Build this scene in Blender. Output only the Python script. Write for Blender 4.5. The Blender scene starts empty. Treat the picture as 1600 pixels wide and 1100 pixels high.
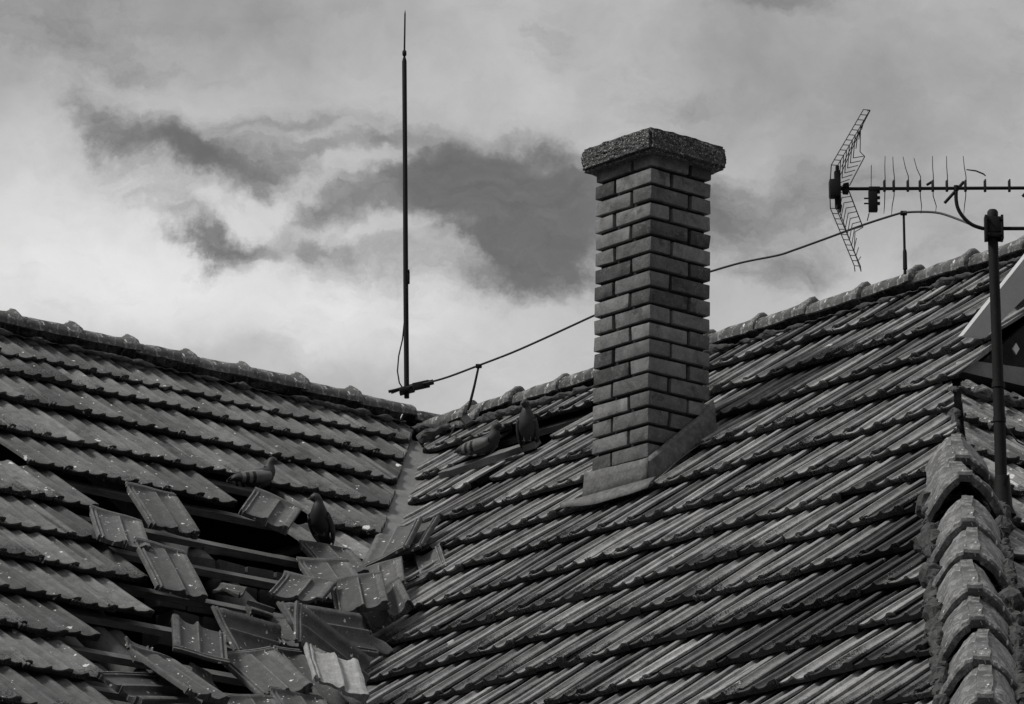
import bpy, bmesh, math, random
import numpy as np
from mathutils import Vector, Matrix, noise as mnoise
R_ = math.radians
sc = bpy.context.scene
COL = sc.collection
random.seed(7); RNG = np.random.default_rng(7)

# ------------------------------------------------------------------ camera
PITCH = R_(15.791); FPX = 8630.9; CAMZ = 1.6
cam = bpy.data.cameras.new('camera'); camo = bpy.data.objects.new('camera', cam); COL.objects.link(camo)
camo.location = (0, 0, CAMZ); camo.rotation_euler = (math.pi/2 + PITCH, 0, 0)
cam.sensor_width = 36.0; cam.lens = FPX/1600*36.0; cam.clip_start = .5; cam.clip_end = 5000
sc.camera = camo

# ------------------------------------------------------------------ light and sky
sc.view_settings.view_transform = 'Standard'; sc.view_settings.look = 'None'
sc.view_settings.exposure = 0.18; sc.view_settings.gamma = 1.0
SUN_EL, SUN_AZ = R_(52), R_(-108)          # azimuth from +Y (the view direction), to the left is negative
sun = bpy.data.lights.new('sun', 'SUN'); sun.energy = 2.4; sun.angle = R_(11); sun.color = (1, .985, .96)
suno = bpy.data.objects.new('sun', sun); COL.objects.link(suno)
sd = Vector((math.sin(SUN_AZ)*math.cos(SUN_EL), math.cos(SUN_AZ)*math.cos(SUN_EL), math.sin(SUN_EL)))
suno.rotation_euler = sd.to_track_quat('Z', 'Y').to_euler(); suno.location = (0, 0, 30)

world = bpy.data.worlds.new('World'); sc.world = world; world.use_nodes = True
def build_sky():
    nt = world.node_tree; N = nt.nodes; L = nt.links; N.clear()
    def lk(a, b): L.new(a, b)
    def M(op, a, b=None, c=None, clamp=False):
        n = N.new('ShaderNodeMath'); n.operation = op; n.use_clamp = clamp
        for i, v in enumerate((a, b, c)):
            if v is None: continue
            if isinstance(v, (int, float)): n.inputs[i].default_value = v
            else: lk(v, n.inputs[i])
        return n.outputs[0]
    out = N.new('ShaderNodeOutputWorld'); bg = N.new('ShaderNodeBackground'); lk(bg.outputs[0], out.inputs[0])
    sky = N.new('ShaderNodeTexSky'); sky.sky_type = 'NISHITA'; sky.sun_disc = False
    sky.sun_elevation = SUN_EL; sky.sun_rotation = SUN_AZ
    bw = N.new('ShaderNodeRGBToBW'); lk(sky.outputs[0], bw.inputs[0])
    tc = N.new('ShaderNodeTexCoord'); sp = N.new('ShaderNodeSeparateXYZ'); lk(tc.outputs['Generated'], sp.inputs[0])
    az = M('MULTIPLY', M('ARCTAN2', sp.outputs[0], sp.outputs[1]), math.cos(PITCH)*8.63)   # cloud layout lives on azimuth and elevation
    el = M('MULTIPLY', M('SUBTRACT', M('ARCSINE', sp.outputs[2]), PITCH), 8.63)
    cb = N.new('ShaderNodeCombineXYZ'); lk(az, cb.inputs[0]); lk(el, cb.inputs[1])
    def noise(vec, scale, detail=5, rough=.55, dist=0.0, out='Fac'):
        n = N.new('ShaderNodeTexNoise'); n.inputs['Scale'].default_value = scale; n.inputs['Detail'].default_value = detail
        n.inputs['Roughness'].default_value = rough; n.inputs['Distortion'].default_value = dist; lk(vec, n.inputs['Vector']); return n.outputs[out]
    # domain warp
    w1 = noise(cb.outputs[0], 5.0, 7, .62, 0, 'Color')
    va = N.new('ShaderNodeVectorMath'); va.operation = 'SUBTRACT'; lk(w1, va.inputs[0]); va.inputs[1].default_value = (.5, .5, .5)
    vs = N.new('ShaderNodeVectorMath'); vs.operation = 'MULTIPLY'; lk(va.outputs[0], vs.inputs[0]); vs.inputs[1].default_value = (.30, .20, 0)
    vw = N.new('ShaderNodeVectorMath'); lk(cb.outputs[0], vw.inputs[0]); lk(vs.outputs[0], vw.inputs[1])
    s2 = N.new('ShaderNodeSeparateXYZ'); lk(vw.outputs[0], s2.inputs[0])
    def blob(cx, cy, rx, ry, rot, amp, pw=2.0):
        # centre and radii in thousandths of a radian-ish unit (x right, y up)
        X = (cx-800)/1000; Y = (550-cy)/1000; c, s = math.cos(R_(rot)), math.sin(R_(rot))
        dx = M('SUBTRACT', s2.outputs[0], X); dy = M('SUBTRACT', s2.outputs[1], Y)
        u = M('DIVIDE', M('MULTIPLY_ADD', dx, c, M('MULTIPLY', dy, s)), rx/1000)
        v = M('DIVIDE', M('MULTIPLY_ADD', dx, -s, M('MULTIPLY', dy, c)), ry/1000)
        d2 = M('ADD', M('MULTIPLY', u, u), M('MULTIPLY', v, v))
        g = M('EXPONENT', M('MULTIPLY', M('POWER', d2, pw/2), -1.0))
        return M('MULTIPLY', g, amp)
    # where the cover thins (positive = darker open sky)
    B = [(600, 322, 375, 112, -7, .80, 3), (300, 235, 110, 30, -18, .5, 2), (840, 330, 160, 90, 0, .9, 3), (760, 265, 190, 60, 4, .6, 3), (330, 262, 90, 34, -30, .45, 2),
         (820, 420, 95, 55, -20, .85, 3), (300, 375, 75, 26, -32, .95, 2), (395, 400, 60, 20, -10, .55, 2), (490, 385, 70, 18, -5, .35, 2),
         (150, 190, 95, 36, -28, .75, 2), (480, 195, 120, 26, 8, .42, 2), (620, 215, 80, 30, 0, .4, 2),
         (1210, 335, 150, 62, 8, .70, 2), (1380, 300, 130, 40, 0, .30, 2), (1060, 300, 90, 110, 0, .65, 2), (1210, 430, 110, 40, 10, .62, 2),
         (1215, 5, 110, 24, -8, .75, 2), (1100, 160, 120, 20, 8, .32, 2), (860, 60, 60, 50, 30, .32, 2), (60, 40, 170, 70, -10, .55, 2), (420, 20, 160, 20, 3, .22, 2),
         (250, 110, 160, 26, -6, .30, 2), (1590, 60, 60, 160, 0, .30, 2), (1500, 390, 160, 40, 14, .35, 2), (1380, 180, 90, 30, -20, .16, 2), (1000, 130, 90, 30, 0, .18, 2),
         (500, 600, 420, 60, -8, .10, 2), (740, 560, 110, 40, 10, .10, 2),
         # cloud wisps drawn over the gap (negative)
         (470, 300, 150, 20, 22, -.42, 2), (560, 250, 90, 15, 14, -.5, 2), (600, 362, 150, 20, 4, -.58, 2), (740, 398, 110, 22, -14, -.55, 2), (420, 345, 60, 14, 25, -.4, 2), (300, 330, 90, 28, 30, -.35, 2), (520, 205, 90, 12, 8, -.3, 2),
         (860, 262, 80, 13, 6, -.30, 2), (690, 300, 35, 12, 10, -.28, 2), (1170, 245, 140, 22, 6, -.28, 2), (1150, 478, 60, 22, -10, -.6, 2),
         (1010, 470, 120, 40, 5, -.25, 2), (1330, 440, 90, 30, 30, -.45, 2), (400, 350, 90, 22, 16, -.25, 2)]
    acc = None
    for b in B:
        g = blob(*b); acc = g if acc is None else M('ADD', acc, g)
    n1 = noise(vw.outputs[0], 7.0, 8, .6); n2 = noise(cb.outputs[0], 3.0, 6, .55, .4)
    st = N.new('ShaderNodeMapping'); st.inputs['Scale'].default_value = (1, 2.6, 1); st.inputs['Rotation'].default_value = (0, 0, R_(12)); lk(vw.outputs[0], st.inputs[0])
    n3 = noise(st.outputs[0], 13, 10, .66)
    dens = M('ADD', M('ADD', acc, M('MULTIPLY', M('SUBTRACT', n1, .5), .62)), M('ADD', M('MULTIPLY', M('SUBTRACT', n2, .5), .32), M('MULTIPLY', M('SUBTRACT', n3, .5), .95)))
    gap = N.new('ShaderNodeMapRange'); gap.interpolation_type = 'SMOOTHSTEP'; lk(dens, gap.inputs[0])
    gap.inputs[1].default_value = .0; gap.inputs[2].default_value = 1.22
    # brightness of the cloud itself, a little brighter low on the left
    cl = M('ADD', .455, M('ADD', M('ADD', M('MULTIPLY', M('SUBTRACT', n2, .5), .34), M('MULTIPLY', M('SUBTRACT', n1, .5), .16)), blob(150, 420, 480, 150, -10, .18)))
    cl = M('ADD', cl, M('ADD', blob(100, 0, 620, 130, 0, -.15), blob(420, 575, 260, 40, -8, -.08)))
    cl = M('ADD', cl, M('ADD', blob(620, 480, 420, 70, -6, .07), blob(1400, 130, 330, 220, 0, -.14)))
    skyv = M('MULTIPLY_ADD', bw.outputs[0], .02, M('MULTIPLY_ADD', M('SUBTRACT', n3, .5), .10, .088))
    mix = N.new('ShaderNodeMix'); mix.data_type = 'FLOAT'; lk(gap.outputs[0], mix.inputs[0]); lk(cl, mix.inputs[2]); lk(skyv, mix.inputs[3])
    # below the horizon: the dim ground light
    up = N.new('ShaderNodeMapRange'); up.inputs[1].default_value = 0; up.inputs[2].default_value = .10
    # low sky dimmed all round, higher behind the viewer, added to darken tile fronts
    back = M('MULTIPLY', M('MULTIPLY', sp.outputs[1], -1.0), 1.0, None, True)
    zz = M('SUBTRACT', sp.outputs[2], M('MULTIPLY_ADD', back, .38, .09)); lk(zz, up.inputs[0])
    fin = M('MULTIPLY', mix.outputs[0], M('MULTIPLY_ADD', up.outputs[0], .90, .10))
    cc = N.new('ShaderNodeCombineXYZ')
    for i in range(3): lk(fin, cc.inputs[i])
    lk(cc.outputs[0], bg.inputs['Color']); bg.inputs['Strength'].default_value = 1.0
build_sky()

# ------------------------------------------------------------------ the house frame
YAW = R_(-48.704); J = Vector((-.32009, 25.51818, 8.45308)); TH = R_(38.15); ST, CT, TT = math.sin(TH), math.cos(TH), math.tan(TH)
HM = Matrix.Translation(J) @ Matrix.Rotation(YAW, 4, 'Z'); HI = HM.inverted()
# local frame: x along the right ridge, -y along the left ridge, z up, origin where the ridge planes meet
SR, TR_, NR = Vector((1, 0, 0)), Vector((0, CT, ST)), Vector((0, -ST, CT)); OR = Vector((0, 0, 0))
SL, TL_, NL = Vector((0, 1, 0)), Vector((-CT, 0, ST)), Vector((ST, 0, CT)); OL = Vector((-.2, 0, .067))
SH, TH_, NH = SL, TL_, NL; OH = Vector((3.33, 0, 0))
CAML = HI @ Vector((0, 0, CAMZ))
def at(x, y, n, o, d=0.0):
    """point of the local plane (normal n through o, raised d) seen at photo pixel x, y; used once, at build time, to read positions off the photo"""
    r = Vector((1, 0, 0))*((x-800)/FPX) + Vector((0, -math.sin(PITCH), math.cos(PITCH)))*((550-y)/FPX) + Vector((0, math.cos(PITCH), math.sin(PITCH)))
    r = HI.to_3x3() @ r
    t = (n.dot(o) + d - n.dot(CAML))/n.dot(r); return CAML + r*t
def uvL(x, y): q = at(x, y, NL, OL); return q.y, (q.x-OL.x)/CT
def uvR(x, y): q = at(x, y, NR, OR); return q.x, -q.y/CT
def uvH(x, y): q = at(x, y, NH, OH); return q.y, (q.x-OH.x)/CT

# ------------------------------------------------------------------ materials
def newmat(name):
    m = bpy.data.materials.new(name); m.use_nodes = True; nt = m.node_tree; nt.nodes.clear()
    return m, nt
class NB:
    def __init__(s, nt): s.nt = nt; s.N = nt.nodes; s.L = nt.links
    def M(s, op, a, b=None, c=None, clamp=False):
        n = s.N.new('ShaderNodeMath'); n.operation = op; n.use_clamp = clamp
        for i, v in enumerate((a, b, c)):
            if v is None: continue
            if isinstance(v, (int, float)): n.inputs[i].default_value = v
            else: s.L.new(v, n.inputs[i])
        return n.outputs[0]
    def noise(s, vec, scale, detail=4, rough=.55, out='Fac', dist=0.0):
        n = s.N.new('ShaderNodeTexNoise'); n.inputs['Scale'].default_value = scale; n.inputs['Detail'].default_value = detail
        n.inputs['Roughness'].default_value = rough; n.inputs['Distortion'].default_value = dist; s.L.new(vec, n.inputs['Vector']); return n.outputs[out]
    def rng(s, v, a, b, c=0.0, d=1.0, smooth=True):
        n = s.N.new('ShaderNodeMapRange'); n.interpolation_type = 'SMOOTHSTEP' if smooth else 'LINEAR'
        s.L.new(v, n.inputs[0]); n.inputs[1].default_value = a; n.inputs[2].default_value = b; n.inputs[3].default_value = c; n.inputs[4].default_value = d; return n.outputs[0]
    def mix(s, f, a, b):
        n = s.N.new('ShaderNodeMix'); n.data_type = 'FLOAT'
        for i, v in ((0, f), (2, a), (3, b)):
            if isinstance(v, (int, float)): n.inputs[i].default_value = v
            else: s.L.new(v, n.inputs[i])
        return n.outputs[0]
    def mapping(s, vec, scale, rot=(0, 0, 0)):
        n = s.N.new('ShaderNodeMapping'); n.inputs['Scale'].default_value = scale; n.inputs['Rotation'].default_value = rot; s.L.new(vec, n.inputs[0]); return n.outputs[0]
    def coord(s): return s.N.new('ShaderNodeTexCoord').outputs['Object']
    def finish(s, val, rough=.7, bump=None, bstr=.3, bdist=.004, metal=0.0, spec=.4):
        p = s.N.new('ShaderNodeBsdfPrincipled'); o = s.N.new('ShaderNodeOutputMaterial'); s.L.new(p.outputs[0], o.inputs[0])
        cc = s.N.new('ShaderNodeCombineXYZ')
        for i in range(3):
            if isinstance(val, (int, float)): cc.inputs[i].default_value = val
            else: s.L.new(val, cc.inputs[i])
        s.L.new(cc.outputs[0], p.inputs['Base Color'])
        if isinstance(rough, (int, float)): p.inputs['Roughness'].default_value = rough
        else: s.L.new(rough, p.inputs['Roughness'])
        p.inputs['Metallic'].default_value = metal; p.inputs['Specular IOR Level'].default_value = spec
        if bump is not None:
            b = s.N.new('ShaderNodeBump'); b.inputs['Strength'].default_value = bstr; b.inputs['Distance'].default_value = bdist
            s.L.new(bump, b.inputs['Height']); s.L.new(b.outputs[0], p.inputs['Normal'])

def clay(name, base=.085, drop=.5, crest=1.0, glaze=.62, lichen=1.0, per_object=False, crust=0.0):
    m, nt = newmat(name); b = NB(nt); co = b.coord()
    a = b.N.new('ShaderNodeAttribute'); a.attribute_name = 'tint'; s = b.N.new('ShaderNodeSeparateColor'); b.L.new(a.outputs['Color'], s.inputs[0])
    tone, lich, tail, cr = s.outputs[0], s.outputs[1], s.outputs[2], a.outputs['Alpha']
    t2 = b.N.new('ShaderNodeAttribute'); t2.attribute_name = 'tuv'; tv = t2.outputs['Vector']
    if per_object:
        oi = b.N.new('ShaderNodeObjectInfo'); tone = b.M('MULTIPLY_ADD', oi.outputs['Random'], .5, .25)
    n1 = b.noise(co, 14, 6, .62); n2 = b.noise(co, 90, 5, .7); n3 = b.noise(co, 420, 3, .6)
    stk = b.noise(b.mapping(tv, (260, 5, 60)), 1.0, 4, .6); stk2 = b.noise(b.mapping(tv, (700, 14, 60)), 1.0, 3, .6)
    v = b.M('MULTIPLY', base, b.M('MULTIPLY_ADD', tone, 1.1, .45))
    v = b.M('MULTIPLY', v, b.M('MULTIPLY_ADD', n1, 1.5, .25)); v = b.M('MULTIPLY', v, b.M('MULTIPLY_ADD', n2, 1.1, .45))
    v = b.M('MULTIPLY', v, b.M('MULTIPLY_ADD', stk, .7, .65)); v = b.M('MULTIPLY', v, b.M('MULTIPLY_ADD', stk2, .3, .85))
    g = b.rng(b.noise(co, 5.5, 6, .7, dist=.5), .50, .68); v = b.M('MULTIPLY', v, b.M('MULTIPLY_ADD', g, -.42, 1.0))
    # worn crests of the ribs
    wn = b.rng(b.noise(co, 30, 4, .65), .28, .60)
    v = b.M('ADD', v, b.M('MULTIPLY', b.M('MULTIPLY', b.M('MULTIPLY', cr, wn), b.M('MULTIPLY_ADD', stk2, .8, .4)), .15*crest))
    # lichen specks gathering towards the tail of each tile
    moss_shade = b.rng(b.M('ADD', tail, b.M('MULTIPLY', b.M('SUBTRACT', n2, .5), 1.2)), 1.15, 1.75); v = b.mix(b.M('MULTIPLY', moss_shade, .88), v, .012)  # painted shade with some moss in it: blackens the tile front faces
    lm = b.M('MULTIPLY', lich, b.M('MULTIPLY_ADD', b.M('MINIMUM', tail, 1.0), .85, .15))
    reg = b.noise(co, 9, 4, .6); cov = b.M('MULTIPLY', b.M('MULTIPLY', lm, b.M('MULTIPLY_ADD', reg, 1.4, -.1)), .46*lichen)
    lf = b.rng(b.M('SUBTRACT', b.noise(co, 230, 3, .85), b.M('SUBTRACT', .735, cov)), 0, .03); v = b.mix(b.M('MULTIPLY', lf, .75), v, .23)
    dk = b.rng(b.M('SUBTRACT', b.noise(b.mapping(co, (1, 1, 1), (.3, .5, .2)), 140, 3, .8), b.M('SUBTRACT', .725, cov)), 0, .03); v = b.mix(b.M('MULTIPLY', dk, .85), v, .014)
    if crust:
        cm = b.rng(b.M('ADD', b.noise(co, 24, 6, .75, dist=.8), b.M('MULTIPLY', b.M('SUBTRACT', n1, .5), .3)), .60-.06*crust, .66-.06*crust); v = b.mix(b.M('MULTIPLY', cm, b.rng(n2, .35, .6, .25, .9)), v, .30)
        cd = b.rng(b.noise(co, 17, 6, .75, dist=.6), .56, .64); v = b.M('MULTIPLY', v, b.M('MULTIPLY_ADD', cd, -.6, 1.0))
    # bird droppings: warped spots, a few long ones
    wp = b.N.new('ShaderNodeVectorMath'); wp.operation = 'MULTIPLY_ADD'; wc = b.noise(co, 26, 4, .7, 'Color'); b.L.new(wc, wp.inputs[0]); wp.inputs[1].default_value = (.05,)*3; b.L.new(b.mapping(co, (1, 1, .62)), wp.inputs[2])
    reg2 = b.rng(b.noise(co, 2.6, 3, .5), .42, .66)
    dm = None
    for sc_, rad, th in ((12, .13, .87), (58, .20, .90)):
        vo = b.N.new('ShaderNodeTexVoronoi'); vo.inputs['Scale'].default_value = sc_; b.L.new(wp.outputs[0], vo.inputs['Vector'])
        q = b.N.new('ShaderNodeSeparateColor'); b.L.new(vo.outputs['Color'], q.inputs[0])
        on = b.M('GREATER_THAN', q.outputs[0], b.M('SUBTRACT', th+.14*(1-min(drop, 1)), b.M('MULTIPLY', reg2, .24*drop)))
        k = b.M('MULTIPLY', on, b.rng(b.M('SUBTRACT', b.M('MULTIPLY_ADD', q.outputs[1], rad*1.5, rad*.5), vo.outputs['Distance']), 0, .03))
        dm = k if dm is None else b.M('MAXIMUM', dm, k)
    v = b.mix(b.M('MULTIPLY', dm, b.rng(n2, .30, .50, .35, 1.0)), v, .66)
    bh = b.M('ADD', b.M('MULTIPLY', n2, .6), b.M('ADD', b.M('MULTIPLY', n3, .3), b.M('MULTIPLY', lf, .7)))
    b.finish(v, b.M('MULTIPLY_ADD', n2, .25, glaze-.12), bh, .7, .005, 0, .28)
    return m
def wood(name, base=.07, along=(2, 2, 2), amp=1.0):
    m, nt = newmat(name); b = NB(nt); co = b.coord(); st = b.mapping(co, along)
    g = b.noise(st, 30, 5, .65); n = b.noise(co, 12, 4)
    v = b.M('MULTIPLY', base, b.M('MULTIPLY', b.M('MULTIPLY_ADD', g, 1.5*amp, .35), b.M('MULTIPLY_ADD', n, .9, .55)))
    s = b.rng(b.noise(co, 60, 3, .7), .72, .75); v = b.mix(s, v, .4)
    b.finish(v, .85, g, .5, .004, 0, .2); return m
def brickmat(name):
    m, nt = newmat(name); b = NB(nt); co = b.coord()
    a = b.N.new('ShaderNodeAttribute'); a.attribute_name = 'tint'; s = b.N.new('ShaderNodeSeparateColor'); b.L.new(a.outputs['Color'], s.inputs[0])
    n1 = b.noise(co, 13, 6, .65, dist=.6); n2 = b.noise(co, 120, 4, .7); n4 = b.noise(co, 30, 4, .6)
    v = b.M('MULTIPLY', .135, b.M('MULTIPLY_ADD', s.outputs[0], 1.0, .5)); v = b.M('MULTIPLY', v, b.M('MULTIPLY_ADD', n1, 2.1, -.05)); v = b.M('MULTIPLY', v, b.M('MULTIPLY_ADD', n2, .8, .6))
    lt = b.rng(b.M('ADD', b.M('MULTIPLY', n4, .6), b.M('MULTIPLY', n2, .4)), .52, .66); v = b.mix(b.M('MULTIPLY', lt, .5), v, .21)
    dk = b.rng(b.noise(co, 9, 6, .7), .56, .66); v = b.M('MULTIPLY', v, b.M('MULTIPLY_ADD', dk, -.45, 1.0))
    wt = b.rng(b.noise(b.mapping(co, (1, 1, .4)), 36, 3, .6), .80, .82); v = b.mix(wt, v, .55)
    b.finish(v, .85, b.M('ADD', n2, b.M('MULTIPLY', n1, 1.5)), .6, .004, 0, .25); return m
def rough_grey(name, base, amp=.8, s1=18, s2=140, rough=.8, metal=0.0, specks=0.0, spec=.3, bstr=.4):
    m, nt = newmat(name); b = NB(nt); co = b.coord(); n1 = b.noise(co, s1, 6, .65); n2 = b.noise(co, s2, 4, .7)
    v = b.M('MULTIPLY', base, b.M('MULTIPLY', b.M('MULTIPLY_ADD', n1, amp*1.6, 1-.8*amp), b.M('MULTIPLY_ADD', n2, amp, 1-.5*amp)))
    if specks: v = b.mix(b.rng(b.noise(co, 95, 3, .8), .66, .70), v, specks)
    b.finish(v, rough, n2, bstr, .004, metal, spec); return m
def aggregate(name):
    m, nt = newmat(name); b = NB(nt); co = b.coord()
    vo = b.N.new('ShaderNodeTexVoronoi'); vo.inputs['Scale'].default_value = 150; b.L.new(co, vo.inputs['Vector'])
    sx = b.N.new('ShaderNodeSeparateColor'); b.L.new(vo.outputs['Color'], sx.inputs[0])
    lt = b.rng(sx.outputs[0], .80, .97); v = b.mix(lt, b.M('MULTIPLY_ADD', sx.outputs[1], .10, .05), .34)
    v = b.M('MULTIPLY', v, b.rng(vo.outputs['Distance'], .3, .8, 1.15, .45)); v = b.M('MULTIPLY', v, b.M('MULTIPLY_ADD', b.noise(co, 12, 4), 1.0, .5))
    b.finish(v, .85, b.M('MULTIPLY', vo.outputs['Distance'], -1.0), .9, .006, 0, .3); return m
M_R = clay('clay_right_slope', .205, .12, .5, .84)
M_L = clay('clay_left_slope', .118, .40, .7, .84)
M_LOOSE = clay('clay_loose', .082, .95, .9, .75, .8, True)
M_PALE = clay('clay_pale_underside', .36, .3, .2, .6, .3, True)
M_RIDGE = clay('clay_ridge', .095, 1.35, .0, .7, 1.0, True, 1.7)
M_HIP = clay('clay_hip', .110, 1.2, .0, .6, 1.0, True, 1.5)
M_HS = clay('clay_hip_slope', .16, 1.1, 1.0, .6, 1.0, False, .7)
M_MORTAR = rough_grey('mortar', .075, 1.0, 30, 130, .95, 0, .30, .2, .9)
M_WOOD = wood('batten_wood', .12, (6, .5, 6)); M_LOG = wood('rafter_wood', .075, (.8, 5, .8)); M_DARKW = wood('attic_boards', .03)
M_BRICK = brickmat('chimney_brick'); M_JOINT = rough_grey('dark_joint', .02, .5)
M_CAP = aggregate('pebble_concrete'); M_ZINC = rough_grey('weathered_zinc', .12, 1.25, 26, 80, .7, 0, .25, .3, .5); M_ZINC2 = rough_grey('valley_zinc', .14, .9, 8, 70, .6, 0, .07, .4, .3)
M_METAL = rough_grey('dark_metal', .012, .6, 20, 90, .7, 0, 0, .2, .15); M_RUST = rough_grey('mast_paint', .012, .9, 16, 90, .7, 0, .05, .2, .2); M_WIRE = rough_grey('wire', .018, .3, 20, 80, .5, 0, 0, .4, .1)
M_PAINT = rough_grey('white_painted_board', .46, .25, 8, 80, .6, 0, .12, .4, .1); M_PAINT2 = rough_grey('grey_painted_beam', .26, .5, 7, 60, .7, 0, .1, .3, .2)
M_WALL = rough_grey('wall_plaster', .22, .4, 3, 60, .9); M_GROUND = rough_grey('ground_grass', .06, .8, 1, 12, .95)
M_FD = rough_grey('dark_feathers', .020, .5, 60, 300, .6, 0, 0, .4, .2); M_FG = rough_grey('grey_feathers', .12, .7, 45, 260, .7, 0, 0, .3, .3); M_FM = rough_grey('mid_feathers', .030, .6, 50, 260, .65, 0, 0, .3, .3); M_EYE = rough_grey('bird_leg', .12, .4); M_FB = rough_grey('feather_bar', .012, .3); M_FW = rough_grey('pale_feathers', .16, .4, 60, 200)

# ------------------------------------------------------------------ mesh helpers
def link(name, me, mat, parent=None, sharp=None, mw=None):
    me.name = name
    if mat: me.materials.append(mat)
    if sharp is not None:
        me.shade_smooth(); me.set_sharp_from_angle(angle=R_(sharp))
    o = bpy.data.objects.new(name, me); COL.objects.link(o)
    if mw is not None: o.matrix_world = mw
    if parent is not None: o.parent = parent
    return o
def mesh(verts, faces):
    me = bpy.data.meshes.new('m'); me.from_pydata([tuple(v) for v in verts], [], [tuple(f) for f in faces]); me.update(); return me
def empty(name, mw): o = bpy.data.objects.new(name, None); COL.objects.link(o); o.matrix_world = mw; o.empty_display_size = .2; return o
def tag(o, label=None, cat=None, group=None, kind=None):
    for k, v in (('label', label), ('category', cat), ('group', group), ('kind', kind)):
        if v: o[k] = v
    return o
class B:
    """collects shapes into one mesh"""
    def __init__(s): s.v = []; s.f = []
    def add(s, v, f): k = len(s.v); s.v += [Vector(p) for p in v]; s.f += [tuple(i+k for i in q) for q in f]; return s
    def box(s, c, sx, sy, sz, M=None, bev=0.0):
        h = (sx/2, sy/2, sz/2)
        if bev <= 0:
            vs = [Vector((x*h[0], y*h[1], z*h[2])) for x in (-1, 1) for y in (-1, 1) for z in (-1, 1)]
            fs = [(0, 1, 3, 2), (4, 6, 7, 5), (0, 4, 5, 1), (2, 3, 7, 6), (0, 2, 6, 4), (1, 5, 7, 3)]
        else:
            bm = bmesh.new(); bmesh.ops.create_cube(bm, size=1.0)
            for v in bm.verts: v.co = Vector((v.co.x*sx, v.co.y*sy, v.co.z*sz))
            bmesh.ops.bevel(bm, geom=bm.edges[:], offset=bev, segments=2, affect='EDGES', profile=.6); bm.verts.ensure_lookup_table()
            vs = [v.co.copy() for v in bm.verts]; fs = [[v.index for v in f.verts] for f in bm.faces]; bm.free()
        if M is not None: vs = [M @ v for v in vs]
        return s.add([v + Vector(c) for v in vs], fs)
    def tube(s, pts, r, n=8, caps=True, closed=False):
        pts = [Vector(p) for p in pts]; m = len(pts); rr = r if isinstance(r, (list, tuple)) else [r]*m
        vs, fs = [], []; up = None
        for i, p in enumerate(pts):
            d = (pts[min(i+1, m-1)] - pts[max(i-1, 0)]).normalized()
            if up is None: up = d.orthogonal().normalized()
            up = (up - d*up.dot(d)).normalized(); w = d.cross(up)
            for k in range(n): a = 2*math.pi*k/n; vs.append(p + (up*math.cos(a) + w*math.sin(a))*rr[i])
        for i in range(m-1):
            for k in range(n): fs.append((i*n+k, i*n+(k+1) % n, (i+1)*n+(k+1) % n, (i+1)*n+k))
        if caps: fs += [tuple(range(n-1, -1, -1)), tuple(range((m-1)*n, m*n))]
        return s.add(vs, fs)
    def rough(s, amp, freq, seed=0.0, sel=None):
        for v in s.v:
            if sel and not sel(v): continue
            q = v*freq + Vector((seed, seed*1.3, -seed)); v += Vector((mnoise.noise(q), mnoise.noise(q+Vector((9.1, 0, 0))), mnoise.noise(q+Vector((0, 7.7, 0)))))*amp
        return s
    def build(s, name, mat, parent=None, sharp=None, mw=None): return link(name, mesh(s.v, s.f), mat, parent, sharp, mw)
def crest_of():
    c = []
    for i, (s, h) in enumerate(PROF):
        c.append({9: 0}.get(i, 0) or max(0, 1-abs(s-.075)/.0045) or max(0, 1-abs(s-.1545)/.005)*.9 or (.35 if .157 < s < .18 else 0) or (.5 if s < -.015 and h > .005 else 0))
    return np.array(c, np.float32)
def tuv_attr(me, data):
    a = me.attributes.new('tuv', 'FLOAT_VECTOR', 'POINT'); a.data.foreach_set('vector', np.asarray(data, np.float32).ravel())
def plain_attr(me, tone=.5, lich=.4, tail=.4):
    n = len(me.vertices); c = np.zeros((n, 4), np.float32); c[:, 0] = tone; c[:, 1] = lich; c[:, 2] = tail; setuv_attr(me, c)
    co = np.zeros(n*3, np.float32); me.vertices.foreach_get('co', co); tuv_attr(me, co.reshape(-1, 3)*np.array([.3, .3, .3]))
def setuv_attr(me, cols):
    a = me.color_attributes.new('tint', 'FLOAT_COLOR', 'POINT'); a.data.foreach_set('color', np.asarray(cols, np.float32).ravel())

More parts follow.
